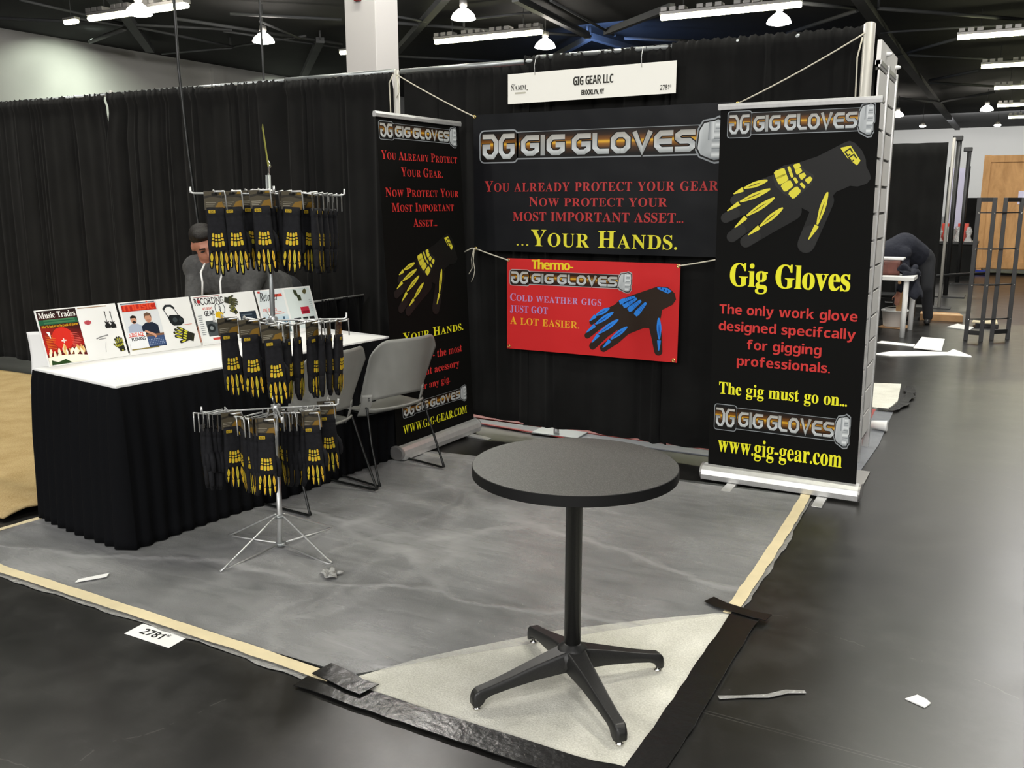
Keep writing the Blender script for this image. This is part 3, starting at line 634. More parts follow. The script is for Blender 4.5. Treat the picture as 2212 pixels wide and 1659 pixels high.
def rod(x0, x1, z, r, lab): return tag(MB().tube([(x0, DY + .012, z), (x1, DY + .012, z)], r, 12).build('drape_rod', 'tube'), lab, 'rod', 'silver rods carrying the black drapes')
rod(.03, 1.05, 2.425, .018, 'silver drape rod bare above the smooth drape next to the pillar'); rod(1.06, 3.02, 2.443, .016, 'silver drape rod above the exhibitor sign running to the thick pole')
rod(-1.0, -.01, 2.43, .018, 'silver drape rod bare above the drape in front of the white pillar'); rod(-2.94, -1.01, 2.43, .014, 'silver drape rod hidden in the left drape hem behind the cables')
rod(-5.05, -2.97, 2.43, .014, 'silver drape rod in the hem of the far left drapes')
# low side rail
def siderail(u, v):
    y = -1.02 + 1.00 * u; z = .05 + .85 * v; a = u * 8 * 2 * PI + math.sin(u * 17)
    h = max(0, (v - .9) / .1); return (-.268 + .016 * math.sin(a) * (1 - .5 * h) + .006 * math.sin(u * 190) * h + .01 * math.sin(v * 9 + u * 30), y, z)
tag(MB().grid(siderail, 150, 30).build('side_drape', 'velvet', solid=.004), 'low black velvet side drape behind the white display boards', 'drape')
t = empty('side_rail', (-.268, -.52, 0), 'low silver side rail carrying the low black side drape', 'rail')
MB().tube([(0, -.5, .895), (0, .50, .895)], .008, 8).build('rod', 'alu', t); MB().tube([(-.03, -.5, .0), (-.03, -.5, .885)], .014, 8).build('post', 'alu', t)

# ================================================================== FLOOR COVERINGS
def slab(name, poly, z0, z1, mat, lab, cat, bevel=0, grp=None):
    return tag(MB().prism(poly, z0, z1).build(name, mat, bevel=bevel), lab, cat, grp)
slab('booth_carpet', [(-.28, -3.06), (2.02, -3.09), (2.13, -2.90), (2.25, -2.74), (2.47, -2.47), (2.74, -2.22), (2.98, -2.03), (2.97, -.42), (2.4, -.44), (1.5, -.57), (.6, -.72), (-.2, -.72)], 0, .006, 'carpet_g', 'grey booth carpet lying under the plastic film', 'carpet')
slab('corner_carpet', [(2.0, -3.13), (2.4, -3.145), (2.86, -3.16), (3.0, -3.13), (3.0, -2.6), (2.985, -2.03), (2.935, -2.055), (2.74, -2.215), (2.47, -2.465), (2.25, -2.735), (2.13, -2.895)], 0, .007, 'carpet_w', 'white carpet corner under the feet of the round table', 'carpet')
def film():
    bnd = lambda y: 2.985 if y > -2.04 else 2.985 - (.985) * min(1, (-2.04 - y) / 1.06) ** .92
    def fn(u, v):
        y = -3.10 + v * 2.66; xr = bnd(y); xl = -.33
        x = xl + (xr - xl) * u; y2 = y - (.28 * (1 - u) * max(0, (v - .85) / .15))
        z = .0085 + .0022 * math.sin(x * 7 + 3 * math.sin(y * 2.3)) * math.sin(y * 5 + x) + .003 * max(0, math.sin(x * 2.1 - y * 3.3)) ** 6
        return (x, y2, max(.0072, z))
    return MB().grid(fn, 90, 90).build('plastic_film', 'film')
tag(film(), 'crinkled translucent plastic film covering the booth carpet', 'plastic film')
def strip_tape(name, pts, wd, mat, lab, cat='tape', z=.0125, th=.0008, jag=0, seed=1, grp=None):
    rnd = random.Random(seed); P_ = []
    for i in range(len(pts) - 1):
        a, b = Vector(pts[i]), Vector(pts[i + 1]); n = max(1, int((b - a).length / .06))
        for j in range(n): P_.append(a.lerp(b, j / n))
    P_.append(Vector(pts[-1])); mb = MB(); L = []
    for i, p in enumerate(P_):
        d = (P_[min(i + 1, len(P_) - 1)] - P_[max(i - 1, 0)]).normalized(); nm = Vector((-d.y, d.x)); w_ = wd / 2
        a = p + nm * (w_ + rnd.uniform(-jag, jag)); b = p - nm * (w_ + rnd.uniform(-jag, jag)); zz = z + rnd.uniform(0, jag * .25)
        L.append([Vector((a.x, a.y, zz + th)), Vector((b.x, b.y, zz + th)), Vector((b.x, b.y, zz - th)), Vector((a.x, a.y, zz - th))])
    mb.rings(L, smooth=False); return tag(mb.build(name, mat), lab, cat, grp)
strip_tape('masking_tape_strip', [(-.36, -3.035), (.1, -3.10), (.55, -3.105), (1.1, -3.115), (1.6, -3.13), (1.96, -3.145)], .052, 'tape_y', 'yellowish masking tape along the front edge of the plastic film', jag=.003)
strip_tape('masking_tape_strip', [(2.985, -2.04), (2.985, -1.4), (2.975, -.8), (2.96, -.42)], .050, 'tape_y', 'yellowish masking tape along the aisle edge of the plastic film', jag=.003, seed=3)
strip_tape('masking_tape_strip', [(-.36, -2.99), (-.33, -2.72), (-.30, -2.45)], .035, 'tape_y', 'short masking tape at the film edge beside the tan carpet', jag=.003, seed=4)
strip_tape('film_edge', [(-.36, -3.075), (.1, -3.128), (.6, -3.130), (1.3, -3.143), (1.9, -3.168)], .034, 'clear', 'frayed clear film edge outside the front masking tape', 'plastic film', z=.003, jag=.007, seed=5)
strip_tape('film_edge', [(3.005, -2.0), (3.008, -1.3), (2.995, -.8), (2.985, -.45)], .034, 'clear', 'frayed clear film edge outside the aisle side masking tape', 'plastic film', z=.003, jag=.007, seed=6)
strip_tape('gaffer_tape_strip', [(1.88, -3.185), (2.2, -3.195), (2.5, -3.20), (2.85, -3.205), (3.09, -3.17)], .10, 'tape_b', 'black gaffer tape along the front edge of the white carpet corner', jag=.003, seed=8, z=.010, th=.0015)
strip_tape('gaffer_tape_strip', [(3.045, -3.22), (3.047, -2.8), (3.045, -2.4), (3.045, -2.0)], .105, 'tape_b', 'black gaffer tape along the aisle edge of the white carpet corner', jag=.003, seed=9, z=.014, th=.0015)
strip_tape('gaffer_tape_strip', [(2.885, -1.97), (3.0, -2.015), (3.13, -2.035)], .062, 'tape_b', 'crumpled short black tape across the end of the aisle side masking tape', jag=.012, seed=10, z=.018, th=.0015)
strip_tape('gaffer_tape_strip', [(1.90, -3.12), (2.0, -3.135), (2.12, -3.16)], .085, 'tape_b', 'crumpled short black tape piece at the end of the front masking tape', jag=.012, seed=11, z=.018, th=.0015)
strip_tape('clear_tape_strip', [(3.115, -2.64), (3.18, -2.60), (3.25, -2.555), (3.30, -2.50), (3.352, -2.472)], .020, 'clear', 'curled strip of clear tape lying on the aisle floor', jag=.004, seed=12, z=.004)
slab('white_tape_piece', [(3.640, -2.362), (3.672, -2.318), (3.700, -2.333), (3.714, -2.352), (3.700, -2.388)], 0.0005, .004, 'paper', 'small white tape scrap on the aisle floor at the right', 'tape')
slab('white_tape_piece', [(.520, -3.02), (.535, -3.045), (.600, -2.945), (.578, -2.915)], .013, .016, 'paper', 'white tape strip lying on the film in front of the black skirted table', 'tape')
mb = MB()
rn = random.Random(5)
def scrap(u, v): return (1.37 + .075 * u + .01 * math.sin(v * 9), -2.515 + .07 * v + .012 * math.sin(u * 7), .020 + .010 * math.sin(u * 9 + v * 7) * math.sin(v * 8))
tag(mb.grid(scrap, 14, 12).build('film_scrap', 'clear', solid=.001), 'crumpled clear plastic scrap in front of the glove rack foot', 'scrap')
# tan carpet of the next booth, with a turned-up front edge
def tan(u, v):
    x = -5.2 + (5.2 - .42) * u; y = -2.72 + 2.50 * v - .35 * (1 - u) * (1 - v) * 0; z = .012
    f = max(0, 1 - v / .16); z += .035 * math.sin(f * PI * .9) if f > 0 else 0
    if u > .97 and v < .06: x -= .03
    return (x, y, z)
tag(MB().grid(tan, 60, 60).build('tan_carpet', 'tan', solid=.012), 'tan carpet of the neighbouring booth beside the black skirted table', 'carpet')
# booth number card
mb = MB(); c0 = Vector((1.075, -3.243, .002)); ux = Vector((.985, .02, 0)); vy = Vector((-.06, .98, 0))
mb.box((0, 0, 0), (.232, .088, .001), 0, Matrix.Translation(c0) @ Matrix(((1, -.06, 0), (.0, 1, 0), (0, 0, 1))).to_4x4())
A = Art(mb, c0 + Vector((0, 0, .001)), (1, 0, 0), (-.06, 1, 0)); A.text('2781', .045, .150, .028, .040, '#111111', 'sans', slant=.0); A.text('*', .155, .17, .040, .035, '#111111', 'sans')
tag(mb.build('booth_number_card', ['paper', 'print']), 'white floor card with black number under the front masking tape', 'card')

# carpets of the booth behind
slab('red_carpet', [(.3, .30), (3.06, .20), (3.045, 1.0), (3.02, 1.97), (.3, 1.97)], 0, .008, 'red', 'red carpet of the booth behind the black drapes', 'carpet')
slab('film_border', [(.3, .13), (3.0, .10), (3.06, .19), (3.15, .19), (3.17, .9), (3.145, 1.95), (3.02, 1.97), (3.045, 1.0), (3.055, .21), (2.9, .22), (.3, .265)], 0, .006, 'grey_film', 'grey film border along the outer edges of the red carpet', 'plastic film')
slab('white_floor_panel', [(2.6, 2.0), (2.985, 2.03), (3.10, 1.99), (3.135, 2.35), (3.085, 3.10), (2.6, 2.95)], 0, .012, 'carpet_w', 'white carpet piece just past the red carpet, edged with black tape', 'carpet')
strip_tape('gaffer_tape_strip', [(3.03, 1.96), (3.13, 1.95), (3.19, 2.2), (3.20, 2.6), (3.16, 3.0)], .075, 'tape_b', 'black gaffer tape around the white carpet piece past the red carpet', jag=.014, seed=21, z=.016)
tag(MB().prism([(.50, .14), (1.30, .06), (1.30, .085), (.51, .165)], .0065, .012).build('carpet_edging', 'red'), 'narrow red carpet edge on the floor below the red banner', 'carpet')
t = empty('floor_plate', (1.25, .13, .0065), 'grey steel base plate under the drapes behind the round table', 'base plate')
MB().box((-.2, -.06, 0), (.14, .12, .010)).build('plate', 'tube', t, bevel=.002); MB().lathe([(.02, .01), (.02, .05)], (-.04, .0, 0), 12).build('spigot', 'alu', t)

# ================================================================== ROLL-UP BANNERS
RED = '#c53431'; YEL = '#e6e22a'
def rollup(loc, o, U, V, w, h, lab, draw, base_x, feet):
    """o, U, V: lower left corner and the unit axes of the printed sheet, in world space"""
    t = empty('rollup_banner', loc, lab, 'roll-up banner'); L = Vector(loc)
    o = Vector(o) - L; U = Vector(U); V = Vector(V); N = U.cross(V).normalized()
    mb = MB(); q = [o, o + U * w, o + U * w + V * h, o + V * h]
    mb.add(q + [p - N * .0015 for p in q], [(0, 1, 2, 3), (7, 6, 5, 4), (0, 4, 5, 1), (1, 5, 6, 2), (2, 6, 7, 3), (3, 7, 4, 0)], 0)
    draw(Art(mb, o, U, V)); mb.build('printed_sheet', ['banner', 'print'], t)
    mb = MB(); a = o + V * h - U * .012; b = o + V * h + U * (w + .012)
    prof = [(-.012, -.018), (.012, -.018), (.014, .0), (.010, .014), (-.010, .014), (-.014, 0)]
    mb.rings([[p + N * x + Vector((0, 0, z)) for x, z in prof] for p in (a, b)], smooth=False); mb.build('top_rail', 'alu', t, bevel=.002)
    # cassette
    bx0, bx1 = base_x; A_, B_ = Vector(bx0) - L, Vector(bx1) - L; d = (B_ - A_).normalized(); n2 = Vector((d.y, -d.x, 0))
    prof = [(.055, .016), (.058, .045), (.050, .072), (.030, .090), (.004, .096), (.0, .088), (-.012, .088), (-.016, .096), (-.04, .088), (-.055, .066), (-.058, .04), (-.05, .016)]
    mb = MB().rings([[p + n2 * x + Vector((0, 0, z)) for x, z in prof] for p in (A_ + d * .012, B_ - d * .012)], smooth=False); mb.build('cassette', 'alu', t, bevel=.002)
    for p, s_ in ((A_, 1), (B_, -1)):
        mb = MB(); c = p + Vector((0, 0, .055))
        mb.rings([[c + d * (s_ * e) + (n2 * math.cos(a) * .058 + Vector((0, 0, 1)) * math.sin(a) * .045) * k for a in [2 * PI * j / 20 for j in range(20)]] for e, k in ((0, .8), (.004, 1), (.014, 1))], smooth=False)
        mb.build('end_cap', 'shade', t)
    for f in feet:
        c = A_.lerp(B_, f); mb = MB()
        mb.rings([[c + d * sx * .026 + n2 * y + Vector((0, 0, z)) for sx, z in ((-1, 0), (1, 0), (1, zt), (-1, zt))] for y, zt in ((-.16, .006), (0, .016), (.15, .010), (.20, .004))], smooth=False); mb.build('foot', 'alu', t, bevel=.002)
    MB().tube([A_.lerp(B_, .5) - n2 * .03 + Vector((0, 0, .09)), o + U * w / 2 + V * h - N * .016], .008, 8).build('support_pole', 'alu', t)
    return t
def art_right(A):
    logo(A, .039, .782, 1.797, 1.937)
    glove_art(A, GLOVE_A, lambda x, y: (x, y), 1, '#171716', '#222221', '#d9cf3e', .030, .042)
    A.text('Gig Gloves', .087, .709, 1.016, .122, YEL, 'serif', gap=.045, k=1)
    A.text('Gig Gloves', .0895, .7115, 1.016, .122, YEL, 'serif', gap=.045, k=2); A.text('Gig Gloves', .0845, .7065, 1.016, .122, YEL, 'serif', gap=.045, k=3)
    for s_, x0, x1, y in (('The only work glove', .033, .756, .862), ('designed specifcally', .033, .753, .769), ('for gigging', .194, .587, .675), ('professionals.', .142, .636, .583)):
        A.text(s_, x0, x1, y, .051, RED, 'sans', k=1)
    A.text('The gig must go on...', .047, .730, .415, .066, YEL, 'serif', k=1, gap=.05); A.text('The gig must go on...', .0485, .7315, .415, .066, YEL, 'serif', k=2, gap=.05)
    logo(A, .025, .757, .207, .357)
    A.text('www.gig-gear.com', .054, .722, .084, .092, YEL, 'serif', k=1, gap=.05); A.text('www.gig-gear.com', .0555, .7235, .084, .092, YEL, 'serif', k=2, gap=.05)
URx = Vector((.799, -.017, 0)).normalized(); VRx = Vector((-.029, .044, 1.962)).normalized()
rollup((2.79, -.375, 0), (2.403, -.36, .09), URx, VRx, .80, 1.962, 'roll-up banner with a large yellow and black glove at the right end of the booth', art_right, ((2.368, -.365, 0), (3.235, -.372, 0)), (.22, .78))
def art_left(A):
    logo(A, .018, .81, 1.822, 1.931)
    k = .0
    A.text('You Already Protect', .028, .80, 1.712, .050, RED, 'serif', small=.78, k=1); A.text('Your Gear.', .205, .63, 1.617, .052, RED, 'serif', small=.78, k=1)
    A.text('Now Protect Your', .045, .795, 1.496, .052, RED, 'serif', small=.78, k=1); A.text('Most Important', .095, .735, 1.409, .050, RED, 'serif', small=.78, k=1); A.text('Asset...', .294, .54, 1.315, .050, RED, 'serif', small=.78, k=1)
    sx, sy = (.7245 - .0619) / (.779 - .0492), (1.2548 - .7867) / (1.766 - 1.2482)
    glove_art(A, GLOVE_A, lambda x, y: (.085 + (x - .0492) * sx, .80 + (y - 1.2482) * sy), 1, '#161615', '#1f1f1e', '#d9cf3e', .030, .042)
    A.text('Your Hands.', .125, .772, .625, .055, YEL, 'serif', small=.8, k=1)
    A.text('Gig Gloves - the most', .03, .745, .484, .050, RED, 'serif', k=1); A.text('important acessory', .06, .705, .390, .046, RED, 'serif', k=1); A.text('for any gig.', .245, .59, .303, .042, RED, 'serif', k=1)
    logo(A, .075, .772, .157, .246); A.text('WWW.GIG-GEAR.COM', .07, .765, .062, .050, YEL, 'serif', k=1)
ULx = Vector((.04, .80, 0)).normalized(); VLx = Vector((-.108, .022, 1.966)).normalized()
rollup((.66, -.475, 0), (.627, -.90, .09), ULx, VLx, .845, 1.966, 'roll-up banner with red lettering standing beside the grey chairs', art_left, ((.638, -.925, 0), (.672, -.045, 0)), (.25, .85))

# ================================================================== HANGING BANNERS, SIGN, ROPES
def eyelet(t, p, r=.011):
    mb = MB(); n = 18
    mb.rings([[Vector(p) + Vector((rr * math.cos(2 * PI * j / n), yy, rr * math.sin(2 * PI * j / n))) for j in range(n)] for rr, yy in ((r * .45, -.003), (r * .5, -.006), (r, -.005), (r * 1.05, -.001))], cap=False)
    return mb.build('eyelet', 'brass', t)
def hang(name, loc, W, H, base, draw, lab, eyes):
    t = empty(name, loc, lab, 'banner'); mb = MB()
    mb.box((0, 0, 0), (W, .0015, H), 0); draw(Art(mb, (0, 0, 0), (1, 0, 0), (0, 0, 1)))
    mb.build('printed_sheet', [base, 'vinyl'], t)
    for x, z in eyes: eyelet(t, (x, -.001, z))
    return t
def art_vinyl(A):
    logo(A, .045, 1.67, .559, .767)
    A.text('You already protect your gear.', .082, 1.645, .381, .067, '#a93434', 'serif', small=.79, k=1)
    A.text('Now protect your', .409, 1.326, .289, .058, '#a93434', 'serif', small=.86, k=1)
    A.text('most important asset...', .291, 1.429, .196, .056, '#a93434', 'serif', small=.99, k=1)
    A.text('...', .319, .405, .040, .055, '#cfc63e', 'serif', k=1, gap=.16); A.text('Your Hands.', .425, 1.396, .038, .103, '#d8d13a', 'serif', small=.80, k=1)
hang('vinyl_banner', (.669, -.03, 1.238), 1.73, .866, 'vinyl_black', art_vinyl, 'large black vinyl banner with metallic logo hung below the exhibitor sign', [(.012, .854), (.012, .012), (1.718, .854), (1.718, .012)])
def art_red(A):
    logo(A, .020, .872, .418, .525, ink='#2a1c18', silver='#a5a6a6')
    A.text('Thermo-', .181, .473, .531, .058, '#e2c629', 'sans', k=1, gap=.03); A.text('Thermo-', .184, .476, .531, .058, '#e2c629', 'sans', k=2, gap=.03)
    A.text('Cold weather gigs', .024, .671, .319, .047, '#b08ab8', 'serif', small=.82, k=1); A.text('just got', .024, .299, .245, .046, '#a886bd', 'serif', small=.95, k=1)
    A.text('A lot easier.', .024, .522, .165, .050, '#e3a72c', 'serif', small=.88, k=1)
    glove_art(A, GLOVE_B, lambda x, y: (x - .017, y), 1, '#2d231c', '#2a211c', '#2f7fd8', .030, .034, padcol='#2b241f', whole=True)
hang('red_banner', (.922, -.04, .600), 1.172, .594, 'vinyl_red', art_red, 'red vinyl banner with a blue and black glove hung under the black vinyl banner', [(.012, .582), (1.160, .582), (.016, .016), (1.150, .014)])
t = empty('exhibitor_sign', (.918, -.02, 2.160), 'white exhibitor sign with black lettering hung from the drape rod', 'sign')
mb = MB(); sk = Matrix(((1, 0, 0), (0, 1, 0), (.009, 0, 1))).to_4x4()
mb.box((0, 0, 0), (1.103, .004, .180), 0, sk)
A = Art(mb, (0, 0, 0), (1, 0, .009), (0, 0, 1)); INK = '#2f2e28'
for dx in (0, .0016): A.text('GIG GEAR LLC', .453 + dx, .714 + dx, .084, .050, INK, 'sans', k=1 + dx * 100, gap=.05); A.text('BROOKLYN, NY', .508 + dx, .656 + dx, .024, .030, INK, 'sans', k=1 + dx * 100, gap=.05)
A.text('2781*', 1.008, 1.076, .022, .028, INK, 'sans', k=1); A.text('NAMM', .024, .132, .081, .028, INK, 'serif', k=1)
A.stroke([(.026, .113), (.036, .118), (.046, .113), (.054, .117)], .003, hx(INK), 1); A.rrect(.050, .058, .128, .068, .004, '#b9b6a6', 1); A.disc((.138, .079), .004, '#6a685e', 1)
mb.build('sign_board', ['sign', 'print'], t, bevel=.0008)
for x in (.185, .885): MB().tube([(x, .10, .275), (x + .002, .07, .292), (x, .03, .285), (x + .004, -.004, .22), (x + .008, -.004, .165)], .0018, 6).build('hook_wire', 'alu', t)
def rope(pts, lab, r=.0042): return tag(MB().tube(pts, r, 8).build('rope', 'rope'), lab, 'rope')
def sag(a, b, s_, n=10): return [Vector(a).lerp(Vector(b), i / n) - Vector((0, 0, s_ * 4 * (i / n) * (1 - i / n))) for i in range(n + 1)]
rope(sag((.02, .035, 2.405), (.681, -.036, 2.092), .008), 'cotton rope from the slim pole down to the black vinyl banner')
rope([(.0, .03, 2.40), (-.035, .035, 2.35), (-.03, .035, 2.2), (-.028, .035, 2.02), (-.02, .035, 1.5)], 'cotton rope end hanging down the slim pole')
rope([(.03, .03, 2.39), (.048, .03, 2.33), (.045, .032, 2.28), (.026, .03, 2.25)], 'short looped rope end at the top of the slim pole', .0035)
rope(sag((3.03, .005, 2.42), (2.387, -.036, 2.092), .012), 'cotton rope from the thick pole down to the black vinyl banner')
rope([(3.02, .0, 2.40), (3.0, .0, 2.3), (3.005, .0, 2.1), (3.0, .0, 1.7), (3.0, .0, 1.2)], 'cotton rope end hanging straight down beside the thick pole')
rope(sag((.681, -.036, 1.250), (.934, -.046, 1.182), .002) , 'short cotton rope between the black vinyl banner and the red banner at left')
rope([(.60, -.05, 1.225), (.655, -.04, 1.252), (.681, -.036, 1.250)], 'rope tail pointing left from the lower eyelet of the black vinyl banner')
rope([(.67, -.04, 1.248), (.655, -.045, 1.18), (.660, -.045, 1.12), (.640, -.045, 1.09), (.632, -.045, 1.08)], 'shorter rope tail dangling below the black vinyl banner', .003)
rope([(.675, -.042, 1.248), (.672, -.05, 1.17), (.684, -.05, 1.11), (.672, -.05, 1.06), (.655, -.05, 1.03)], 'longer rope tail dangling below the black vinyl banner', .003)
rope(sag((2.082, -.046, 1.182), (2.39, -.046, 1.245), .003), 'cotton rope from the red banner to the right behind the roll-up banner')

# ================================================================== ROUND TABLE
t = empty('round_table', (2.676, -2.805, 0), 'round black pedestal table with speckled grey top on the white carpet', 'table')
R0 = .319
mb = MB(); mb.lathe([(R0, .728), (R0, .759)], n=128, cap=False); mb.lathe([(.02, .727), (R0 - .001, .727)], n=128, cap=False); mb.lathe([(R0, .759), (R0 - .0016, .7604)], n=128, cap=False); mb.lathe([(R0 - .001, .727), (R0, .728)], n=128, cap=False); mb.build('edge_band', 'edge', t)
MB().lathe([(R0 - .0018, .7598), (R0 - .0018, .7606)], n=128).build('tabletop', 'top', t)
MB().lathe([(.0265, .10), (.0265, .715), (.10, .716), (.10, .727)], n=28).build('column', 'tblack', t)
ft = [(2.472, -3.068), (2.934, -3.033), (2.887, -2.574), (2.43, -2.598)]
for fx, fy in ft:
    d = Vector((fx - 2.676, fy + 2.805, 0)); L = d.length + .012; d.normalize(); s_ = Vector((-d.y, d.x, 0)); rings = []
    for f, wd, zt, zb in ((-.06, .040, .150, .085), (.06, .040, .150, .084), (.16, .035, .142, .080), (.38, .028, .123, .074), (.66, .023, .097, .062), (.84, .021, .082, .052), (.90, .021, .078, .044), (.925, .021, .0765, .030), (.965, .021, .073, .0215), (1.0, .018, .064, .0215), (1.02, .012, .05, .026)):
        c = d * (L * f); cw = wd * .78
        rings.append([c + s_ * x + Vector((0, 0, z)) for x, z in ((-wd * 1.06, zb), (wd * 1.06, zb), (wd * 1.06, zb + (zt - zb) * .55), (wd * .92, zt - .006), (cw, zt), (-cw, zt), (-wd * .92, zt - .006), (-wd * 1.06, zb + (zt - zb) * .55))])
    leg = MB().rings(rings, smooth=False).build('leg', 'tblack', t, bevel=.0045)
    for f_ in leg.data.polygons: f_.use_smooth = True
    leg.modifiers['b'].harden_normals = True; leg.modifiers['b'].angle_limit = .35
    c = d * (L * .965); g_ = MB(); g_.lathe([(.013, .0075), (.014, .012), (.006, .015), (.006, .024)], (c.x, c.y, 0), 14); g_.build('glide', 'chrome', leg)
MB().lathe([(.055, .082), (.062, .10), (.058, .135), (.040, .152), (.030, .158), (.0265, .162)], n=28).build('hub', 'tblack', t)

# ================================================================== SKIRTED TABLE
C4 = [Vector(p) for p in ((-.325, -2.56, 0), (.405, -2.672, 0), (.567, -.865, 0), (-.163, -.755, 0))]
t = empty('skirted_table', (.12, -1.71, 0), 'long table with bright white top and black pleated skirt', 'table'); O = Vector((.12, -1.71, 0))
mb = MB(); mb.prism([((p - O).x, (p - O).y) for p in C4], .742, .762); mb.build('table_cover', 'desk', t, bevel=.004)
mb = MB(); rnd = random.Random(3); pts = []
for i in range(4):
    a, b = C4[i], C4[(i + 1) % 4]; d = (b - a); L = d.length; d.normalize(); n_ = Vector((d.y, -d.x, 0)); m_ = int(L / .012)
    for j in range(m_): pts.append((a + d * (L * j / m_) - O, n_, L * j / m_ + i * 3.1, L))
rows = []
for z in (.752, .748, .735, .70, .6, .45, .3, .15, .05, .012):
    f = (.752 - z) / .74; r_ = []
    for p, n_, s_, L in pts:
        wv = .5 + .5 * math.sin(s_ * 2 * PI / .075 + 1.3 * math.sin(s_ * 7)); off = .004 + .010 * min(1, f * 12) + f * .022 + wv * (.004 + .016 * min(1, f * 3)) + .012 * f * math.sin(s_ * 5)
        r_.append(p + n_ * off + Vector((0, 0, z)))
    rows.append(r_)
mb.rings(rows, cap=False); mb.build('skirt', 'skirt', t, solid=.003)
for f1, f2 in ((.06, .08), (.94, .08), (.94, .92), (.06, .92)):
    a = C4[0].lerp(C4[3], f2).lerp(C4[1].lerp(C4[2], f2), f1) - O; MB().tube([(a.x, a.y, 0.014), (a.x, a.y, .74)], .014, 8).build('leg', 'shade', t)

# ================================================================== DISPLAY BOARDS
def board(a, b, lab, draw, ht=.285):
    a = Vector((*a, .7635)); b = Vector((*b, .7635)); u = (b - a); W = u.length; u.normalize(); n_ = Vector((u.y, -u.x, 0)); v = (Vector((0, 0, .945)) - n_ * .326).normalized()
    t = empty('display_board', a, lab, 'display board'); mb = MB(); N = u.cross(v).normalized()
    o = Vector((0, 0, 0)); q = [o, u * W, u * W + v * ht, v * ht]
    mb.add(q + [p - N * .006 for p in q], [(0, 1, 2, 3)], 0); k = len(mb.v) - 8
    mb.add(q + [p - N * .006 for p in q], [(7, 6, 5, 4)], 0); mb.add(q + [p - N * .006 for p in q], [(0, 4, 5, 1), (2, 6, 7, 3), (3, 7, 4, 0)], 0); mb.add(q + [p - N * .006 for p in q], [(1, 5, 6, 2)], 2)
    draw(Art(mb, o, u, v, step=.0003, base=.0006), W, ht); mb.build('printed_board', ['paper', 'print', 'dark'], t)
    c = u * W / 2; MB().add([c + u * -.05 + v * .2 - N * .006, c + u * .05 + v * .2 - N * .006, c + u * .05 - n_ * .17 + Vector((0, 0, .0)), c - u * .05 - n_ * .17], [(0, 1, 2, 3)]).build('easel_back', 'cardboard', t, solid=.002)
    return t
def mini_glove(A, cx, cy, s_, ang, fab='#26281c', ink='#b8b43a'):
    ca, sa = math.cos(ang), math.sin(ang)
    def T(x, y): return (cx + (x * ca - y * sa) * s_, cy + (x * sa + y * ca) * s_)
    A.poly([T(-.2, -.5), T(.2, -.5), T(.22, -.1), T(.26, .1), T(-.26, .1), T(-.22, -.1)], fab, 2)
    for i, (x, l) in enumerate(((-.2, .38), (-.07, .47), (.07, .45), (.2, .34))):
        A.capsule([T(x, .05), T(x * 1.15, .05 + l)], .13 * s_, fab, 2.2 + .1 * i); A.leaf(T(x * 1.05, .12), T(x * 1.15, .02 + l), .07 * s_, ink, 4)
        A.cell(T(x * .9, -.12), T(x * .95, .06), .09 * s_, .08 * s_, ink, 4)
    A.capsule([T(-.2, -.18), T(-.42, .12)], .14 * s_, fab, 3); A.leaf(T(-.27, -.1), T(-.41, .1), .07 * s_, ink, 4); A.rect(*T(-.06, -.46), *T(.06, -.40), ink, 4)
def guitar(A, cx, cy, s_):
    A.poly([(cx - .16 * s_, cy - .5 * s_), (cx + .16 * s_, cy - .5 * s_), (cx + .18 * s_, cy - .3 * s_), (cx + .08 * s_, cy - .2 * s_), (cx + .16 * s_, cy - .08 * s_), (cx + .04 * s_, cy - .12 * s_), (cx - .04 * s_, cy - .12 * s_), (cx - .17 * s_, cy - .04 * s_), (cx - .10 * s_, cy - .22 * s_), (cx - .19 * s_, cy - .34 * s_)], '#181818', 2)
    A.stroke([(cx, cy - .2 * s_), (cx + .0 * s_, cy + .45 * s_)], .035 * s_, '#181818', 3); A.rect(cx - .035 * s_, cy + .43 * s_, cx + .04 * s_, cy + .56 * s_, '#222222', 2)
def lines(A, x0, y1, w_, n, dh, col, rnd, th=.35):
    for i in range(n): A.rect(x0, y1 - i * dh - dh * th, x0 + w_ * rnd.uniform(.7, 1), y1 - i * dh, col, 3)
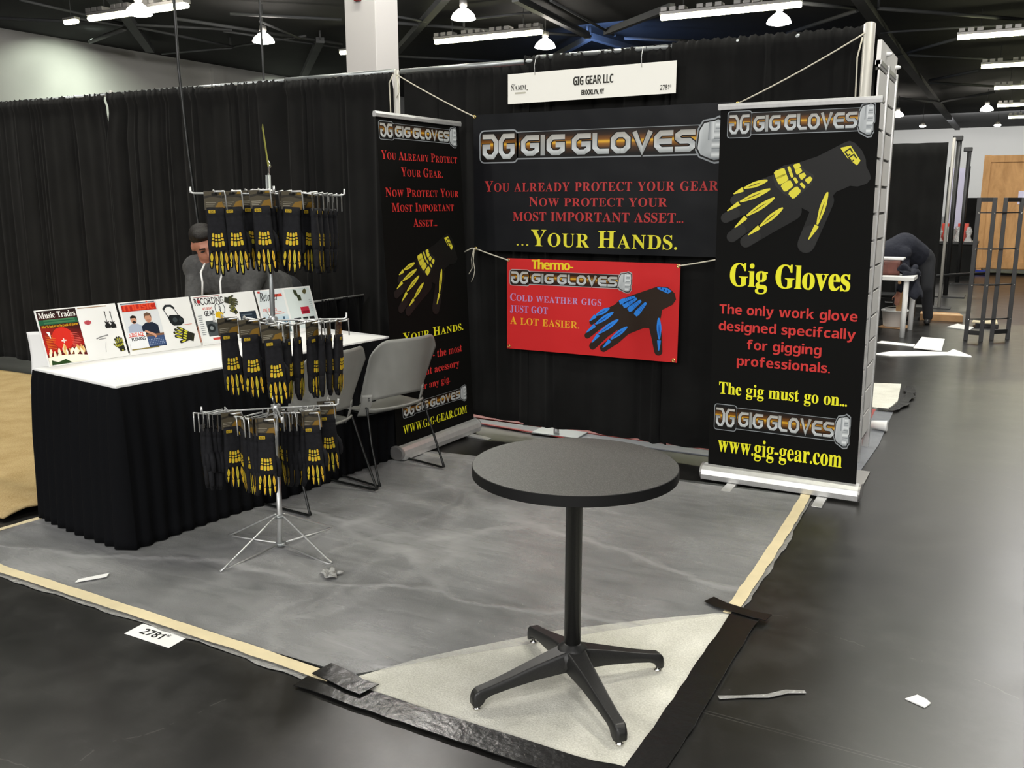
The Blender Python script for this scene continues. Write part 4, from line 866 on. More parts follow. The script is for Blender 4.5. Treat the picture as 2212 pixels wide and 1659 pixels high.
def art_b1(A, W, H):
    m = .006; x1 = .205; rnd = random.Random(2); A.poly([(m, m), (x1, m), (x1, H - m), (m, H - m)], [hx('#7a1410'), hx('#5a0f0c'), hx('#160a08'), hx('#1c0c0a')], 0)
    A.poly([(m, .06), (x1, .09), (x1, .17), (m, .20)], [hx('#c12317'), hx('#a01510'), hx('#4a0d0a'), hx('#8a1a12')], 1); A.disc((.105, .135), .055, '#d32a1c', 1.4, 18)
    A.rect(m, H - .078, x1 - .004, H - .052, '#1d5a3c', 2); lines(A, .03, H - .052, .16, 2, .013, '#41764f', rnd, .6)
    A.text('Music Trades', .012, .197, H - .044, .030, '#f2f0ea', 'serif', k=3, gap=.03); A.text('What To Look For In The Crucial 4th Quarter', .014, .198, H - .093, .012, '#e0a41c', 'sans', k=3, gap=.05)
    for x in (.018, .145): lines(A, x, .155, .05, 9, .0085, '#d8701e' if x < .1 else '#d05a50', rnd)
    A.rect(.093, .118, .117, .124, '#f0e6dc', 3); A.rect(.102, .109, .108, .133, '#f0e6dc', 3)
    for i in range(26):
        cx = m + .008 + (x1 - m - .02) * rnd.random(); cy = .045 + .035 * rnd.random() - .1 * (cx - .1) * .2; a = rnd.uniform(1.0, 2.2); l = rnd.uniform(.018, .034)
        A.leaf((cx, cy - .01), (cx + l * math.cos(a), cy + l * math.sin(a) * .9), .014, rnd.choice(['#f4e9c8', '#fff6dd', '#e8c98a', '#d9a860']), 2 + i * .05)
    A.poly([(m, m), (x1, m), (x1, .035), (.15, .045), (.08, .05), (m, .045)], [hx('#f8f2de')] * 6, 3.4)
    A.poly([(m + .01, m), (.12, m), (.09, .028), (.05, .018), (.02, .030)], '#26431c', 3.6); lines(A, .03, .02, .03, 1, .008, '#f4f0e0', rnd, .8)
    lines(A, .215, H - .008, .2, 1, .008, '#a88a6a', rnd, .5); A.rrect(.232, .190, .268, .205, .004, '#c05058', 2); A.rrect(.24, .186, .26, .209, .004, '#b04650', 2.2)
    guitar(A, .352, .200, .085); guitar(A, .382, .197, .085)
    A.stroke([(.272, .108), (.296, .116), (.34, .122)], .006, '#8d8d8d', 2); A.stroke([(.285, .104), (.325, .107)], .005, '#9a9a9a', 2); A.stroke([(.318, .085), (.310, .06), (.306, .035)], .0015, '#777777', 2)
    mini_glove(A, .392, .065, .075, .15)
board((-.268, -2.516), (-.213, -2.097), 'leftmost display board with the red music magazine cover and a guitar page', art_b1)
def bust(A, cx, cy, s_, shirt, hair, k):
    A.poly([(cx - .5 * s_, cy - .9 * s_), (cx + .5 * s_, cy - .9 * s_), (cx + .5 * s_, cy - .2 * s_), (cx + .2 * s_, cy), (cx - .2 * s_, cy), (cx - .5 * s_, cy - .2 * s_)], shirt, k)
    A.disc((cx, cy + .24 * s_), .2 * s_, '#c99478', k + .3, 16, .26 * s_); A.poly([(cx - .22 * s_, cy + .22 * s_), (cx - .2 * s_, cy + .5 * s_), (cx, cy + .58 * s_), (cx + .2 * s_, cy + .5 * s_), (cx + .22 * s_, cy + .22 * s_), (cx + .14 * s_, cy + .38 * s_), (cx - .14 * s_, cy + .38 * s_)], hair, k + .6)
    A.disc((cx, cy + .10 * s_), .13 * s_, hair if s_ < .081 else '#b5806a', k + .5, 12, .08 * s_)
def art_b2(A, W, H):
    rnd = random.Random(4); A.rect(.008, .03, .215, H - .006, '#cfd4d6', 0); A.rect(.008, .03, .215, .06, '#2e3a55', 1); A.rect(.008, H - .012, .205, H - .006, '#5a6a7a', 1)
    A.rect(.012, H - .052, .208, H - .016, '#b8281c', 1); A.text('music', .022, .200, H - .048, .042, '#e04a2c', 'sans', k=2, gap=.02)
    A.rect(.008, .06, .215, H - .055, '#dde0e2', .6); bust(A, .062, .165, .080, '#a9b4c8', '#241c18', 3); bust(A, .145, .165, .095, '#1c2436', '#6a5040', 3.4)
    A.rect(.012, .095, .10, .098, '#c03020', 4.6); A.poly([(.008, .03), (.112, .03), (.112, .118), (.008, .118)], '#eceef0', 4.4)
    A.text('VINTAGE', .016, .098, .096, .020, '#d8452c', 'sans', k=5, gap=.03); A.text('KINGS', .024, .104, .073, .018, '#22262c', 'sans', k=5, gap=.04); lines(A, .02, .062, .085, 4, .007, '#8b9098', rnd)
    A.rect(.112, .035, .213, .088, '#3b5078', 4.4)
    for i in range(9):
        for j in range(4): A.disc((.122 + i * .0098, .044 + j * .009), .0022, '#a8b8d0', 5, 6)
    A.rect(.11, .088, .214, .100, '#7d5a44', 4.6); A.stroke([(.11, .12), (.16, .095), (.165, .08)], .012, '#c99478', 5); lines(A, .012, .042, .19, 2, .012, '#8a7a3a', rnd, .5)
    # headphone bag picture
    A.stroke([(.245, .225), (.265, .245), (.295, .243), (.312, .225)], .012, '#23282b', 2); A.stroke([(.246, .225), (.262, .185), (.275, .165)], .004, '#3a3f42', 2); A.stroke([(.310, .225), (.322, .195), (.335, .175)], .004, '#3a3f42', 2)
    A.poly([(.262, .178), (.275, .192), (.33, .188), (.352, .165), (.350, .142), (.325, .128), (.285, .130), (.268, .148)], '#1b2022', 2); A.disc((.300, .162), .014, '#3b4346', 3, 12); A.disc((.335, .158), .012, '#2c3336', 3, 12)
    A.rect(.345, .128, .395, .131, '#d88a7a', 2); mini_glove(A, .335, .075, .115, 1.15, '#2a2a22', '#c9c63a')
board((-.204, -2.090), (-.135, -1.677), 'second display board from the left, with two men on the cover and a glove picture', art_b2)
def art_b3(A, W, H):
    rnd = random.Random(6); A.rect(.006, .01, .205, H - .006, '#eef0ee', 0); lines(A, .01, H - .008, .18, 1, .008, '#a03a38', rnd)
    A.text('RECORDING', .010, .200, H - .055, .040, '#3a3438', 'plain', k=2, gap=.08); A.disc((.038, H - .035), .011, '#b02a30', 3, 12)
    A.text('GET GREAT', .05, .115, H - .085, .014, '#d0483a', 'sans', k=2); A.text('GEAR', .055, .122, H - .122, .030, '#181818', 'sans', k=2, gap=.04)
    for cx in (.150, .178): A.stroke([(cx + .018 * math.cos(a), H - .085 + .03 * math.sin(a)) for a in [2 * PI * i / 14 for i in range(15)]], .004, '#33363a', 2)
    A.poly([(.125, .15), (.165, .14), (.180, .17), (.150, .185), (.125, .175)], '#d8b022', 2.4); A.rect(.05, .045, .120, .135, '#4a5052', 1); A.disc((.078, .092), .026, '#23282a', 2, 18); A.disc((.078, .092), .012, '#7f8688', 3, 14)
    A.rect(.128, .085, .146, .125, '#2b2b2b', 2); A.rect(.13, .06, .18, .085, '#d2a61e', 2); A.rect(.07, .022, .13, .036, '#d05048', 2); A.rect(.15, .02, .19, .05, '#c83228', 2); lines(A, .01, .17, .03, 10, .012, '#8f9496', rnd)
    mini_glove(A, .248, H - .05, .085, -1.9, '#34362c', '#5a5a34'); mini_glove(A, .255, H - .10, .06, .5, '#33362a', '#8a8638')
    A.poly([(.285, .06), (.40, .06), (.40, .165), (.285, .165)], '#27313d', 1); lines(A, .295, .15, .08, 5, .02, '#56626e', rnd)
board((-.127, -1.666), (-.062, -1.252), 'third display board from the left, with headphones and yellow gear on it', art_b3)
def art_b4(A, W, H):
    rnd = random.Random(8); A.rect(.006, .008, .195, H - .006, '#dfe6e8', 0); A.poly([(.006, .05), (.195, .05), (.195, .12), (.006, .14)], [hx('#7fb0d0'), hx('#6aa0c4'), hx('#cfdee4'), hx('#dfe6e8')], 1)
    A.text('Retailer', .014, .150, H - .070, .055, '#1e2426', 'ital', k=2, gap=.02, slant=.1); A.rect(.012, H - .02, .03, H - .008, '#c83a30', 2); A.rect(.13, H - .05, .185, H - .032, '#d85040', 2)
    A.text('CELEBRATE', .02, .120, .150, .018, '#e0685c', 'sans', k=2); lines(A, .09, .145, .08, 2, .012, '#e08a7a', rnd)
    for x, h in ((.03, .03), (.05, .045), (.075, .025), (.10, .05), (.125, .035), (.15, .06), (.17, .03)): A.rect(x, .05, x + .014, .05 + h, '#3f5a70', 2)
    A.rect(.01, .012, .19, .045, '#5a6a6c', 1); A.rect(.21, .02, .405, H - .01, '#d9e2e0', 0); A.rect(.30, .11, .365, .155, '#c03044', 2); A.rect(.31, .115, .36, .13, '#8a2030', 3)
    A.poly([(.275, H - .015), (.30, H - .02), (.305, H - .05), (.325, H - .055), (.325, H - .09), (.30, H - .09), (.295, H - .06), (.28, H - .05)], '#39402c', 2); A.poly([(.345, H - .03), (.37, H - .012), (.38, H - .03), (.365, H - .05), (.35, H - .045)], '#5a5638', 2)
    A.rect(.23, .06, .285, .09, '#20262a', 2); A.rect(.30, .06, .34, .09, '#23282a', 2); A.rect(.35, .06, .39, .09, '#2a2a2a', 2); lines(A, .38, .20, .02, 6, .014, '#b0b8b8', rnd)
board((-.054, -1.242), (.012, -.830), 'rightmost display board with the blue city skyline page and a red card', art_b4)
# loose white sheet hanging over the table end
tag(MB().grid(lambda u, v: (-.432 + .115 * u + .015 * v * v, -2.52 + .045 * u + .02 * math.sin(v * 3), .615 + .31 * v + .004 * math.sin(u * 3)), 8, 16).build('paper_sheet', 'paper', solid=.001), 'white paper sheet hanging beside the left end of the skirted table', 'paper')

# ================================================================== SPINNER RACK
PK = Vector((1.0, -2.335, 0)); DV = Vector((.6875, -.7262, 0)); SV = Vector((.7262, .6875, 0))
def rk(s_, d, z=0): return SV * s_ + DV * d + Vector((0, 0, z))       # local to the rack's base
rack = empty('spinner_rack', PK, 'silver wire spinner rack on a folding wire base holding the work gloves', 'display rack')
LEAN = lambda z: .004 + .022 * z / 1.65
MB().tube([rk(-.004, 0, .015), rk(.004, 0, .16), rk(.004, 0, .36)], .0125, 12).build('pole', 'zinc', rack)
MB().tube([rk(.004, 0, .36), rk(.010, 0, .66)], .0105, 12).build('pole', 'zinc', rack)
MB().tube([rk(.010, 0, .66), rk(.028, 0, 1.665)], .011, 12).build('pole', 'tube', rack)
mb = MB(); mb.tube([rk(.03, 0, 1.66), rk(.034, 0, 1.70), rk(.036, 0, 1.715)], .005, 6); mb.tube([rk(.028, .004, 1.69), rk(.042, .004, 1.70), rk(.03, .004, 1.73)], .003, 6); mb.build('sign_clip', 'chrome', rack)
mb = MB(); ux = (SV * .012 + DV); a = rk(.030, -.10, 1.70)
mb.add([a, a + ux * .20, a + ux * .20 + Vector((0, 0, .165)) - SV * .016, a + Vector((0, 0, .165)) - SV * .016] , [(0, 1, 2, 3)], 0)
mb.build('header_sign', [simple('olive_sign_card', (.30, .30, .04), .5)], rack, solid=.002)
for fx, fy in ((.969, -2.674), (1.329, -2.377), (1.038, -2.02), (.683, -2.333)):
    f = Vector((fx, fy, 0)) - PK; d = f.normalized(); s_ = Vector((-d.y, d.x, 0)); R_ = f.length
    c = Vector((.004 * SV.x, .004 * SV.y, 0))
    MB().tube([c + d * .018 + Vector((0, 0, .162)), c + d * .03 + Vector((0, 0, .160)), d * (R_ - .03) + s_ * .004 + Vector((0, 0, .024)), d * R_ + s_ * .003 + Vector((0, 0, .012)), d * (R_ - .01) - s_ * .004 + Vector((0, 0, .0065)), d * (R_ - .05) - s_ * .004 + Vector((0, 0, .008)), d * .02 + Vector((0, 0, .026))], .0042, 8).build('leg', 'zinc', rack)
for z, r in ((.158, .022), (.026, .024)): MB().lathe([(r * .6, -.008), (r, -.005), (r, .005), (r * .6, .008)], rk(.003, 0, z), 14).build('collar', 'tube', rack)
TIERS = {1: [(-.186, .13, 1.597, 5), (-.119, .13, 1.599, 0), (-.052, 0, 1.603, 12), (-.009, .15, 1.603, 3), (.044, .03, 1.601, 78), (.074, .03, 1.601, 82), (.119, .11, 1.598, 0), (.175, .05, 1.595, 42), (.205, .10, 1.593, 78), (.23, .06, 1.591, 84), (.254, .02, 1.59, 86), (.278, -.02, 1.588, 88), (.302, -.06, 1.587, 88)],
 2: [(-.168, .10, 1.080, 18), (-.082, .15, 1.076, 12), (-.028, .02, 1.062, 68), (.007, .22, 1.062, 12), (.042, .10, 1.05, 80), (.068, .14, 1.05, 74), (.113, .10, 1.05, 74), (.178, .08, 1.05, 48), (.22, .06, 1.047, 84), (.25, .02, 1.044, 80), (.299, -.02, 1.040, 70)],
 3: [(-.296, .06, .674, -84), (-.276, .05, .668, -86), (-.256, .04, .663, -88), (-.236, .03, .659, -86), (-.178, .08, .671, 18), (-.127, .16, .672, -74), (-.102, .19, .671, -68), (-.080, .20, .67, -72), (-.033, .24, .673, -8), (.007, -.10, .632, 10), (.042, .02, .646, -80), (.065, .05, .65, -76), (.09, .07, .653, -78), (.116, .08, .656, -74), (.158, .12, .664, -14), (.234, -.08, .663, -12)]}
BAR = {1: (1.588, -.285, .345, 0), 2: (1.050, -.225, .335, 0), 3: (.660, -.30, .285, 0)}
for k, (zb, sa, sb, tw) in BAR.items():
    c = LEAN(zb)
    MB().tube([rk(sa, .02, zb + .028), rk(sa, .02, zb + .006), rk(sa + .012, .02, zb + .002), rk(c, 0, zb), rk(sb - .012, -.02, zb - .006), rk(sb, -.02, zb), rk(sb, -.02, zb + .022)], .0042, 8).build('arm', 'zinc', rack)
    MB().tube([rk(c + .02, .30, zb + .028), rk(c + .02, .30, zb + .006), rk(c + .02, .288, zb + .002), rk(c, 0, zb + .004), rk(c - .02, -.28, zb + .002), rk(c - .02, -.29, zb + .024)], .0042, 8).build('arm', 'zinc', rack)
    MB().lathe([(.012, -.018), (.020, -.012), (.020, .012), (.012, .018)], rk(c, 0, zb + .002), 14).build('collar', 'zinc', rack)
for k, lst in TIERS.items():
    zb = BAR[k][0]
    for i, (s_, d, z, ang) in enumerate(lst):
        a = math.radians(ang); nv = DV * math.cos(a) + SV * math.sin(a); sv = SV * math.cos(a) - DV * math.sin(a)
        p = rk(s_, d, z - .012); root = p - nv * .085; fr = p + nv * .035
        pts = [root + Vector((0, 0, .004)), root + Vector((0, 0, .016)), p + Vector((0, 0, .004)), fr + Vector((0, 0, .010)), fr + sv * .036 + Vector((0, 0, .012)), fr + sv * .040 + Vector((0, 0, -.004)), fr + sv * .044 + Vector((0, 0, -.062))]
        h = MB().tube(pts, .0028, 6)
        q = rk(max(BAR[k][1] + .02, min(BAR[k][2] - .02, s_ - nv.dot(SV) * .085)), .0, zb)
        h.tube([root + Vector((0, 0, .010)), (root + q) / 2 + Vector((0, 0, .002)), q], .0024, 6)
        h.build('hook', 'zinc', rack)

# one work glove with its header card; hangs from its own origin, faces local -Y
def glove_proto():
    t = empty('work_glove', (0, 0, 0), 'x', 'glove')
    mb = MB(); mb.box((-.042, -.0012, -.070), (.042, .0012, .004)); A = Art(mb, (-.042, -.0012, -.070), (1, 0, 0), (0, 0, 1), step=.0002, base=.0004)
    A.rect(.001, .001, .083, .073, '#4a4436', 0); A.poly([(.035, .001), (.083, .001), (.083, .036), (.055, .030)], '#7d5f24', 1); A.poly([(.001, .045), (.03, .052), (.083, .044), (.083, .052), (.03, .06), (.001, .055)], '#2e2b24', 1)
    for i, y in enumerate((.028, .021, .014)): A.rect(.006, y, .046 - .006 * i, y + .0025, '#8d8878', 2)
    A.rrect(.030, .056, .054, .068, .004, '#15140f', 2); A.poly([(.060, .060), (.080, .060), (.080, .070), (.064, .070)], '#8a6d2a', 2)
    mb.build('header_card', ['card', 'print'], t)
    mb = MB()
    def ring(z, hw, ht, cx=0, n=16, e=.45):
        r_ = []
        for j in range(n):
            a = 2 * PI * j / n; c, s_ = math.cos(a), math.sin(a)
            r_.append(Vector((cx + hw * abs(c) ** e * (1 if c > 0 else -1), ht * abs(s_) ** e * (1 if s_ > 0 else -1), z)))
        return r_
    mb.rings([ring(-.060, .030, .009), ring(-.062, .0345, .012), ring(-.092, .036, .014), ring(-.096, .0345, .013), ring(-.100, .035, .0135), ring(-.130, .036, .015), ring(-.170, .0385, .017), ring(-.210, .0395, .0165), ring(-.232, .0385, .014), ring(-.240, .035, .010)])
    FG = ((-.0295, .076, .0088), (-.010, .098, .0096), (.010, .104, .0098), (.0295, .088, .0093))
    for x, l, r in FG:
        mb.rings([ring(-.215, r * .95, .012, x, 12, .75), ring(-.240, r, .0125, x * 1.02, 12, .75), ring(-.225 - l * .62, r * .96, .0120, x * 1.06, 12, .75), ring(-.225 - l * .92, r * .86, .0105, x * 1.08, 12, .8), ring(-.225 - l * 1.08, r * .5, .006, x * 1.08, 12, .9)])
    mb.tube([(.030, .006, -.165), (.043, .010, -.19), (.047, .012, -.220), (.045, .012, -.245), (.043, .012, -.252)], [.011, .0125, .012, .0105, .006], 10)
    A = Art(mb, (0, -.0172, -.350), (1, 0, 0), (0, 0, 1), step=.0003, base=.0004, mi=1)
    Y = ('#c9b02a', '#d3a92a', '#c8b838', '#cfa528')
    def vz(z): return z + .350
    for i, x in enumerate((-.0185, -.0062, .0062, .0185)):
        bow = -.005 * (1 - abs(x) / .0185)
        A.cell((x * .88, vz(-.163) + bow), (x * .92, vz(-.179) + bow), .0076, .0088, Y[i], 1)
        A.cell((x * .96, vz(-.1830) + bow), (x * 1.0, vz(-.1905) + bow), .0088, .0095, Y[i], 1)
        A.cell((x * 1.04, vz(-.1945) + bow), (x * 1.12, vz(-.2145) + bow), .0104, .0108, Y[(i + 1) % 4], 1)
    for i, (x, l, r) in enumerate(FG):
        A2 = Art(mb, (0, -.0134, -.350), (1, 0, 0), (0, 0, 1), step=.0003, base=.0004, mi=1)
        z0 = -.237 - (.005 if i in (0, 3) else 0); z1 = -.228 - l * .64; z2 = -.228 - l * .97
        A2.leaf((x * 1.0, vz(z1)), (x * .94, vz(z0)), .0112, Y[i], 1); A2.leaf((x * 1.05, vz(z1 - .002)), (x * 1.07, vz(z2)), .0090, Y[i], 1, blunt=True)
        A2.leaf((x * 1.0, vz(z1 + .006)), (x * .95, vz(z0 - .012)), .0022, '#6a5c1a', 2)
    mb.build('glove', ['glove', 'cloth_print'], t)
    mb = MB(); A = Art(mb, (0, -.0155, -.350), (1, 0, 0), (0, 0, 1), mi=0, base=.0004, step=.0003)
    mb.box((-.028, -.0158, -.083), (-.002, -.013, -.070), 1)
    A.rrect(-.028, vz(-.083), -.002, vz(-.070), .002, '#b89a26', 1)
    for x in (-.022, -.012): A.stroke([(x + .006, vz(-.074)), (x, vz(-.074)), (x, vz(-.080)), (x + .006, vz(-.080)), (x + .006, vz(-.077))], .0014, hx('#1c1a10'), 2)
    mb.build('cuff_patch', ['cloth_print', 'glove'], t)
    st = MB(); st.box((-.034, .0013, -.030), (-.012, .0024, -.006)); st.build('price_sticker', 'paper', t)
    return t
G0 = glove_proto(); first = True
TN = {1: 'top', 2: 'middle', 3: 'bottom'}; ORD = ['first', 'second', 'third', 'fourth', 'fifth', 'sixth', 'seventh', 'eighth', 'ninth', 'tenth', 'eleventh', 'twelfth', 'thirteenth', 'fourteenth', 'fifteenth', 'sixteenth']
rn = random.Random(9)
for k, lst in TIERS.items():
    order = sorted(range(len(lst)), key=lambda i: lst[i][0]); nth = {j: i for i, j in enumerate(order)}
    for i, (s_, d, z, ang) in enumerate(lst):
        if first: g = G0; first = False
        else: g = copy_tree(G0)
        g.location = PK + rk(s_, d, z - .004); g.rotation_euler = (rn.uniform(-.03, .03), rn.uniform(-.05, .05), math.atan2(-.6875, -.7262) * 0 + math.atan2(DV.y, DV.x) + PI / 2 + math.radians(ang) + rn.uniform(-.06, .06))
        how = 'facing out' if abs(ang) < 30 else ('turned half sideways' if abs(ang) < 55 else 'hanging edge-on')
        g['label'] = 'black glove %s, %s from left on %s tier of rack' % (how, ORD[nth[i]], TN[k]); g['group'] = 'work gloves on the %s tier of the spinner rack' % TN[k]

# ================================================================== CHAIRS (facing local +Y)
def make_chair():
    t = empty('stacking_chair', (0, 0, 0), 'x', 'chair', 'grey stacking chairs at the skirted table')
    def back(u, v):
        uu = 2 * u - 1; wd = .232 + .012 * v; c = max(0, abs(uu) - .55) / .45
        x = uu * wd; y = -.185 - .085 * v ** 1.2 + .115 * uu * uu * (1 - .25 * v)
        ztop = .812 - .085 * c ** 2.6; zbot = .452 + .034 * (1 - uu * uu)
        return (x, y, zbot + (ztop - zbot) * v)
    MB().grid(back, 36, 18).build('backrest', 'plast', t, solid=.007)
    for s_ in (-1, 1):
        def br(u, v):
            x = s_ * (.185 + .047 * u); f = (1 - v); return (x, -.105 + .03 * (u - .5) * 1.2 + .045 * f * f, .375 + .125 * v)
        b = MB().grid(br, 6, 8).build('back_bracket', 'plast', t, solid=.010)
        for dz in (0, .012): MB().ell((s_ * .205, -.116, .468 + dz), ((.006, 0, 0), (0, .004, 0), (0, 0, .003))).build('screw', 'screw', b)
    def seat(u, v):
        uu = 2 * u - 1; y = -.165 + .43 * v; r = max(0, abs(uu) - .8) / .2
        x = uu * (.222 - .02 * (1 - v) - .012 * max(0, v - .85) / .15)
        z = .394 - .014 * (1 - uu * uu) * math.sin(v * PI) + .006 * r + .022 * max(0, (.16 - v) / .16) ** 1.6 - .03 * max(0, (v - .82) / .18) ** 2
        if v < .16: y -= .0 ; y += .05 * uu * uu * (.16 - v) / .16
        return (x, y, z)
    MB().grid(seat, 28, 26).build('seat', 'plast', t, solid=.009)
    for s_ in (-1, 1):
        x = s_ * .246
        pts = [(s_ * .205, -.085, .435), (s_ * .210, -.105, .41), (s_ * .232, -.160, .22), (x, -.228, .035), (x, -.236, .014), (x, -.222, .008), (x, 0, .0075), (x, .222, .008), (x, .238, .016), (x, .235, .04), (s_ * .225, .19, .362), (s_ * .205, .17, .378), (s_ * .19, .10, .381), (s_ * .185, -.08, .381)]
        MB().tube(pts, .0068, 8).build('sled_leg', 'wire', t)
    for y in (-.06, .15): MB().tube([(-.19, y, .374), (.19, y, .374)], .006, 8).build('cross_wire', 'wire', t)
    return t
ch = make_chair()
ch.location = (.706, -1.128, .012); ch.rotation_euler = (0, 0, math.atan2(.22, -.97) - PI / 2); ch['label'] = 'grey plastic stacking chair on black wire legs nearest the left roll-up banner'
c2 = copy_tree(ch); c2.location = (.645, -1.70, .012); c2.rotation_euler = (0, 0, math.radians(175) - PI / 2); c2['label'] = 'grey plastic stacking chair half hidden behind the glove rack'

# ================================================================== SLATWALL
t = empty('slatwall_panel', (3.098, .45, 0), 'white grooved slatwall panel with metal posts behind the right roll-up banner', 'wall panel')
mb = MB(); z = .12
while z < 2.25:
    mb.box((-.012, -.38, z + .008), (.010, .355, z + .144)); z += .152
mb.box((-.012, -.38, .10), (.0, .355, 2.27), 1); mb.build('slat_board', ['slat', 'card'], t)
for y in (-.04, .365): MB().box((-.022, y - .018, 0), (.020, y + .018, 2.30)).build('metal_post', 'alu', t, bevel=.004)
MB().box((-.016, -.38, 2.268), (.014, .35, 2.29)).build('top_trim', 'alu', t)
for i, (y, z) in enumerate(((.30, 2.325), (.75, 2.31))):
    q = empty('clip_lamp', (3.095, y, z), ['small clip lamp on the near top edge of the slatwall panel', 'small clip lamp at the outer top corner of the slatwall panel'][i], 'lamp', 'clip lamps on the slatwall panel')
    MB().tube([(0, 0, -.03), (.0, 0, .0), (.012, .0, .02)], .006, 6).build('clip', 'shade', q); MB().ell((.02, 0, .022), ((.022, 0, 0), (0, .016, 0), (0, 0, .012))).build('bulb', 'white', q)
q = empty('paper_roll', (3.14, 1.30, .0), 'white paper cup lying on the floor at the foot of the slatwall panel', 'cup')
q.name = 'paper_cup'
MB().rings([[Vector((.03 + e, r * math.cos(2 * PI * j / 16), .0405 + r * math.sin(2 * PI * j / 16))) for j in range(16)] for e, r in ((-.10, .028), (-.02, .036), (.0, .039), (.004, .036), (-.09, .026))]).build('cup', 'white', q)

# ================================================================== PEOPLE
def blob(name, prims, mat, parent, voxel=.012, smooth=4):
    mb = MB()
    for p in prims:
        if p[0] == 'c':
            _, a, b, r0, r1 = p; a, b = Vector(a), Vector(b); d = (b - a); L = d.length; d.normalize(); pts = []; rs = []
            for i in range(5): th = PI / 2 * (1 - i / 4); pts.append(a - d * r0 * math.sin(th)); rs.append(max(.0008, r0 * math.cos(th)))
            for i in range(5): th = PI / 2 * i / 4; pts.append(b + d * r1 * math.sin(th)); rs.append(max(.0008, r1 * math.cos(th)))
            up = Vector((0, 0, 1)) if abs(d.z) < .9 else Vector((1, 0, 0)); x = d.cross(up).normalized(); y = x.cross(d)
            mb.rings([[q + (x * math.cos(2 * PI * j / 14) + y * math.sin(2 * PI * j / 14)) * r for j in range(14)] for q, r in zip(pts, rs)])
        else: mb.ell(p[1], p[2])
    me = mb.mesh(name, mat); o = bpy.data.objects.new('tmp', me); COL.objects.link(o)
    m = o.modifiers.new('r', 'REMESH'); m.mode = 'VOXEL'; m.voxel_size = voxel
    m = o.modifiers.new('s', 'SMOOTH'); m.iterations = smooth; m.factor = .5
    dg = bpy.context.evaluated_depsgraph_get(); dg.update(); n = bpy.data.meshes.new_from_object(o.evaluated_get(dg)); n.name = name
    bpy.data.objects.remove(o); bpy.data.meshes.remove(me)
    if not n.materials: n.materials.append(MT[mat])
    n.polygons.foreach_set('use_smooth', [True] * len(n.polygons))
    r = bpy.data.objects.new(name, n); COL.objects.link(r)
    if parent is not None: r.parent = parent
    return r
def hand(prims, wr, tip_dir, side, s_=1):
    w_ = Vector(wr); d = Vector(tip_dir).normalized(); sd = Vector(side).normalized(); nrm = d.cross(sd)
    prims.append(('e', w_ + d * .045 * s_, (d * .05 * s_, sd * .040 * s_, nrm * .016 * s_)))
    for i, (o, l) in enumerate(((-.030, .060), (-.010, .072), (.011, .076), (.031, .066))):
        a = w_ + d * .085 * s_ + sd * o * s_; b = a + d * l * .5 * s_ + nrm * .006; c = b + d * l * .45 * s_ + nrm * .022 * s_
        prims.append(('c', a, b, .0095, .009)); prims.append(('c', b, c, .009, .0075))
    a = w_ + d * .03 * s_ + sd * .035 * s_; b = a + d * .03 * s_ + sd * .028 * s_; prims.append(('c', a, b, .012, .010)); prims.append(('c', b, b + d * .028 * s_ + nrm * .008, .010, .008))
def V3(*a): return Vector(a)
# man behind the display boards, bent forward, head down
hc = V3(-.806, -.975, 1.258); F = (V3(.466, -.863, .196) * .70 + V3(.880, .476, 0) * .42 - V3(0, 0, 1) * .55).normalized()
upv = (V3(-.80, -.42, 0) * .30 + V3(0, 0, 1)); upv = (upv - F * upv.dot(F)).normalized(); sd = F.cross(upv).normalized()
head = [('e', hc + upv * .025 - F * .018, (sd * .077, F * .094, upv * .092)), ('e', hc - upv * .045 + F * .022, (sd * .060, F * .068, upv * .070)), ('e', hc - upv * .088 + F * .058, (sd * .030, F * .024, upv * .022)),
        ('c', hc + F * .085 + upv * .012, hc + F * .108 - upv * .022, .010, .014), ('c', hc + F * .076 + upv * .028 + sd * .035, hc + F * .080 + upv * .030 - sd * .035, .013, .013),
        ('e', hc - upv * .055 + F * .082, (sd * .024, F * .010, upv * .010)), ('e', hc + sd * .078 - F * .005, (sd * .012, F * .018, upv * .030)), ('e', hc - sd * .078 - F * .005, (sd * .012, F * .018, upv * .030))]
neck = V3(-.830, -.925, 1.135); rs, ls = V3(-.915, -.955, 1.105), V3(-.575, -.80, 1.055); che = V3(-.765, -.86, 1.04); pel = V3(-.63, -.45, .90)
re, rh = V3(-.845, -1.06, .90), V3(-.70, -1.14, .74); le, lh = V3(-.505, -.94, .84), V3(-.46, -1.06, .70)
body = head + [('c', hc - upv * .04 - F * .03, neck, .055, .062), ('c', neck, che, .075, .12), ('c', che, V3(-.70, -.66, .98), .135, .13), ('c', V3(-.70, -.66, .98), pel, .13, .13), ('c', rs, re, .05, .040), ('c', re, rh, .040, .028), ('c', ls, le, .05, .040), ('c', le, lh, .040, .028), ('c', rs, ls, .07, .07)]
fe = [(V3(-.74, -.46, .86), V3(-.80, -.56, .47), V3(-.80, -.42, .09)), (V3(-.54, -.43, .86), V3(-.50, -.52, .47), V3(-.50, -.38, .09))]
for h_, kn, an in fe: body += [('c', h_, kn, .082, .058), ('c', kn, an, .056, .038), ('c', an + V3(0, .03, -.05), an + V3(0, -.13, -.055), .035, .03)]
hand(body, rh, (.25, -.35, -.8), (.8, .4, 0)); hand(body, lh, (.2, -.5, -.7), (-.8, -.4, 0))
man = blob('person', body, 'skin', None, .010, 3); man.location.z = .02; tag(man, 'person in a grey hooded jacket bending down behind the display boards', 'person')
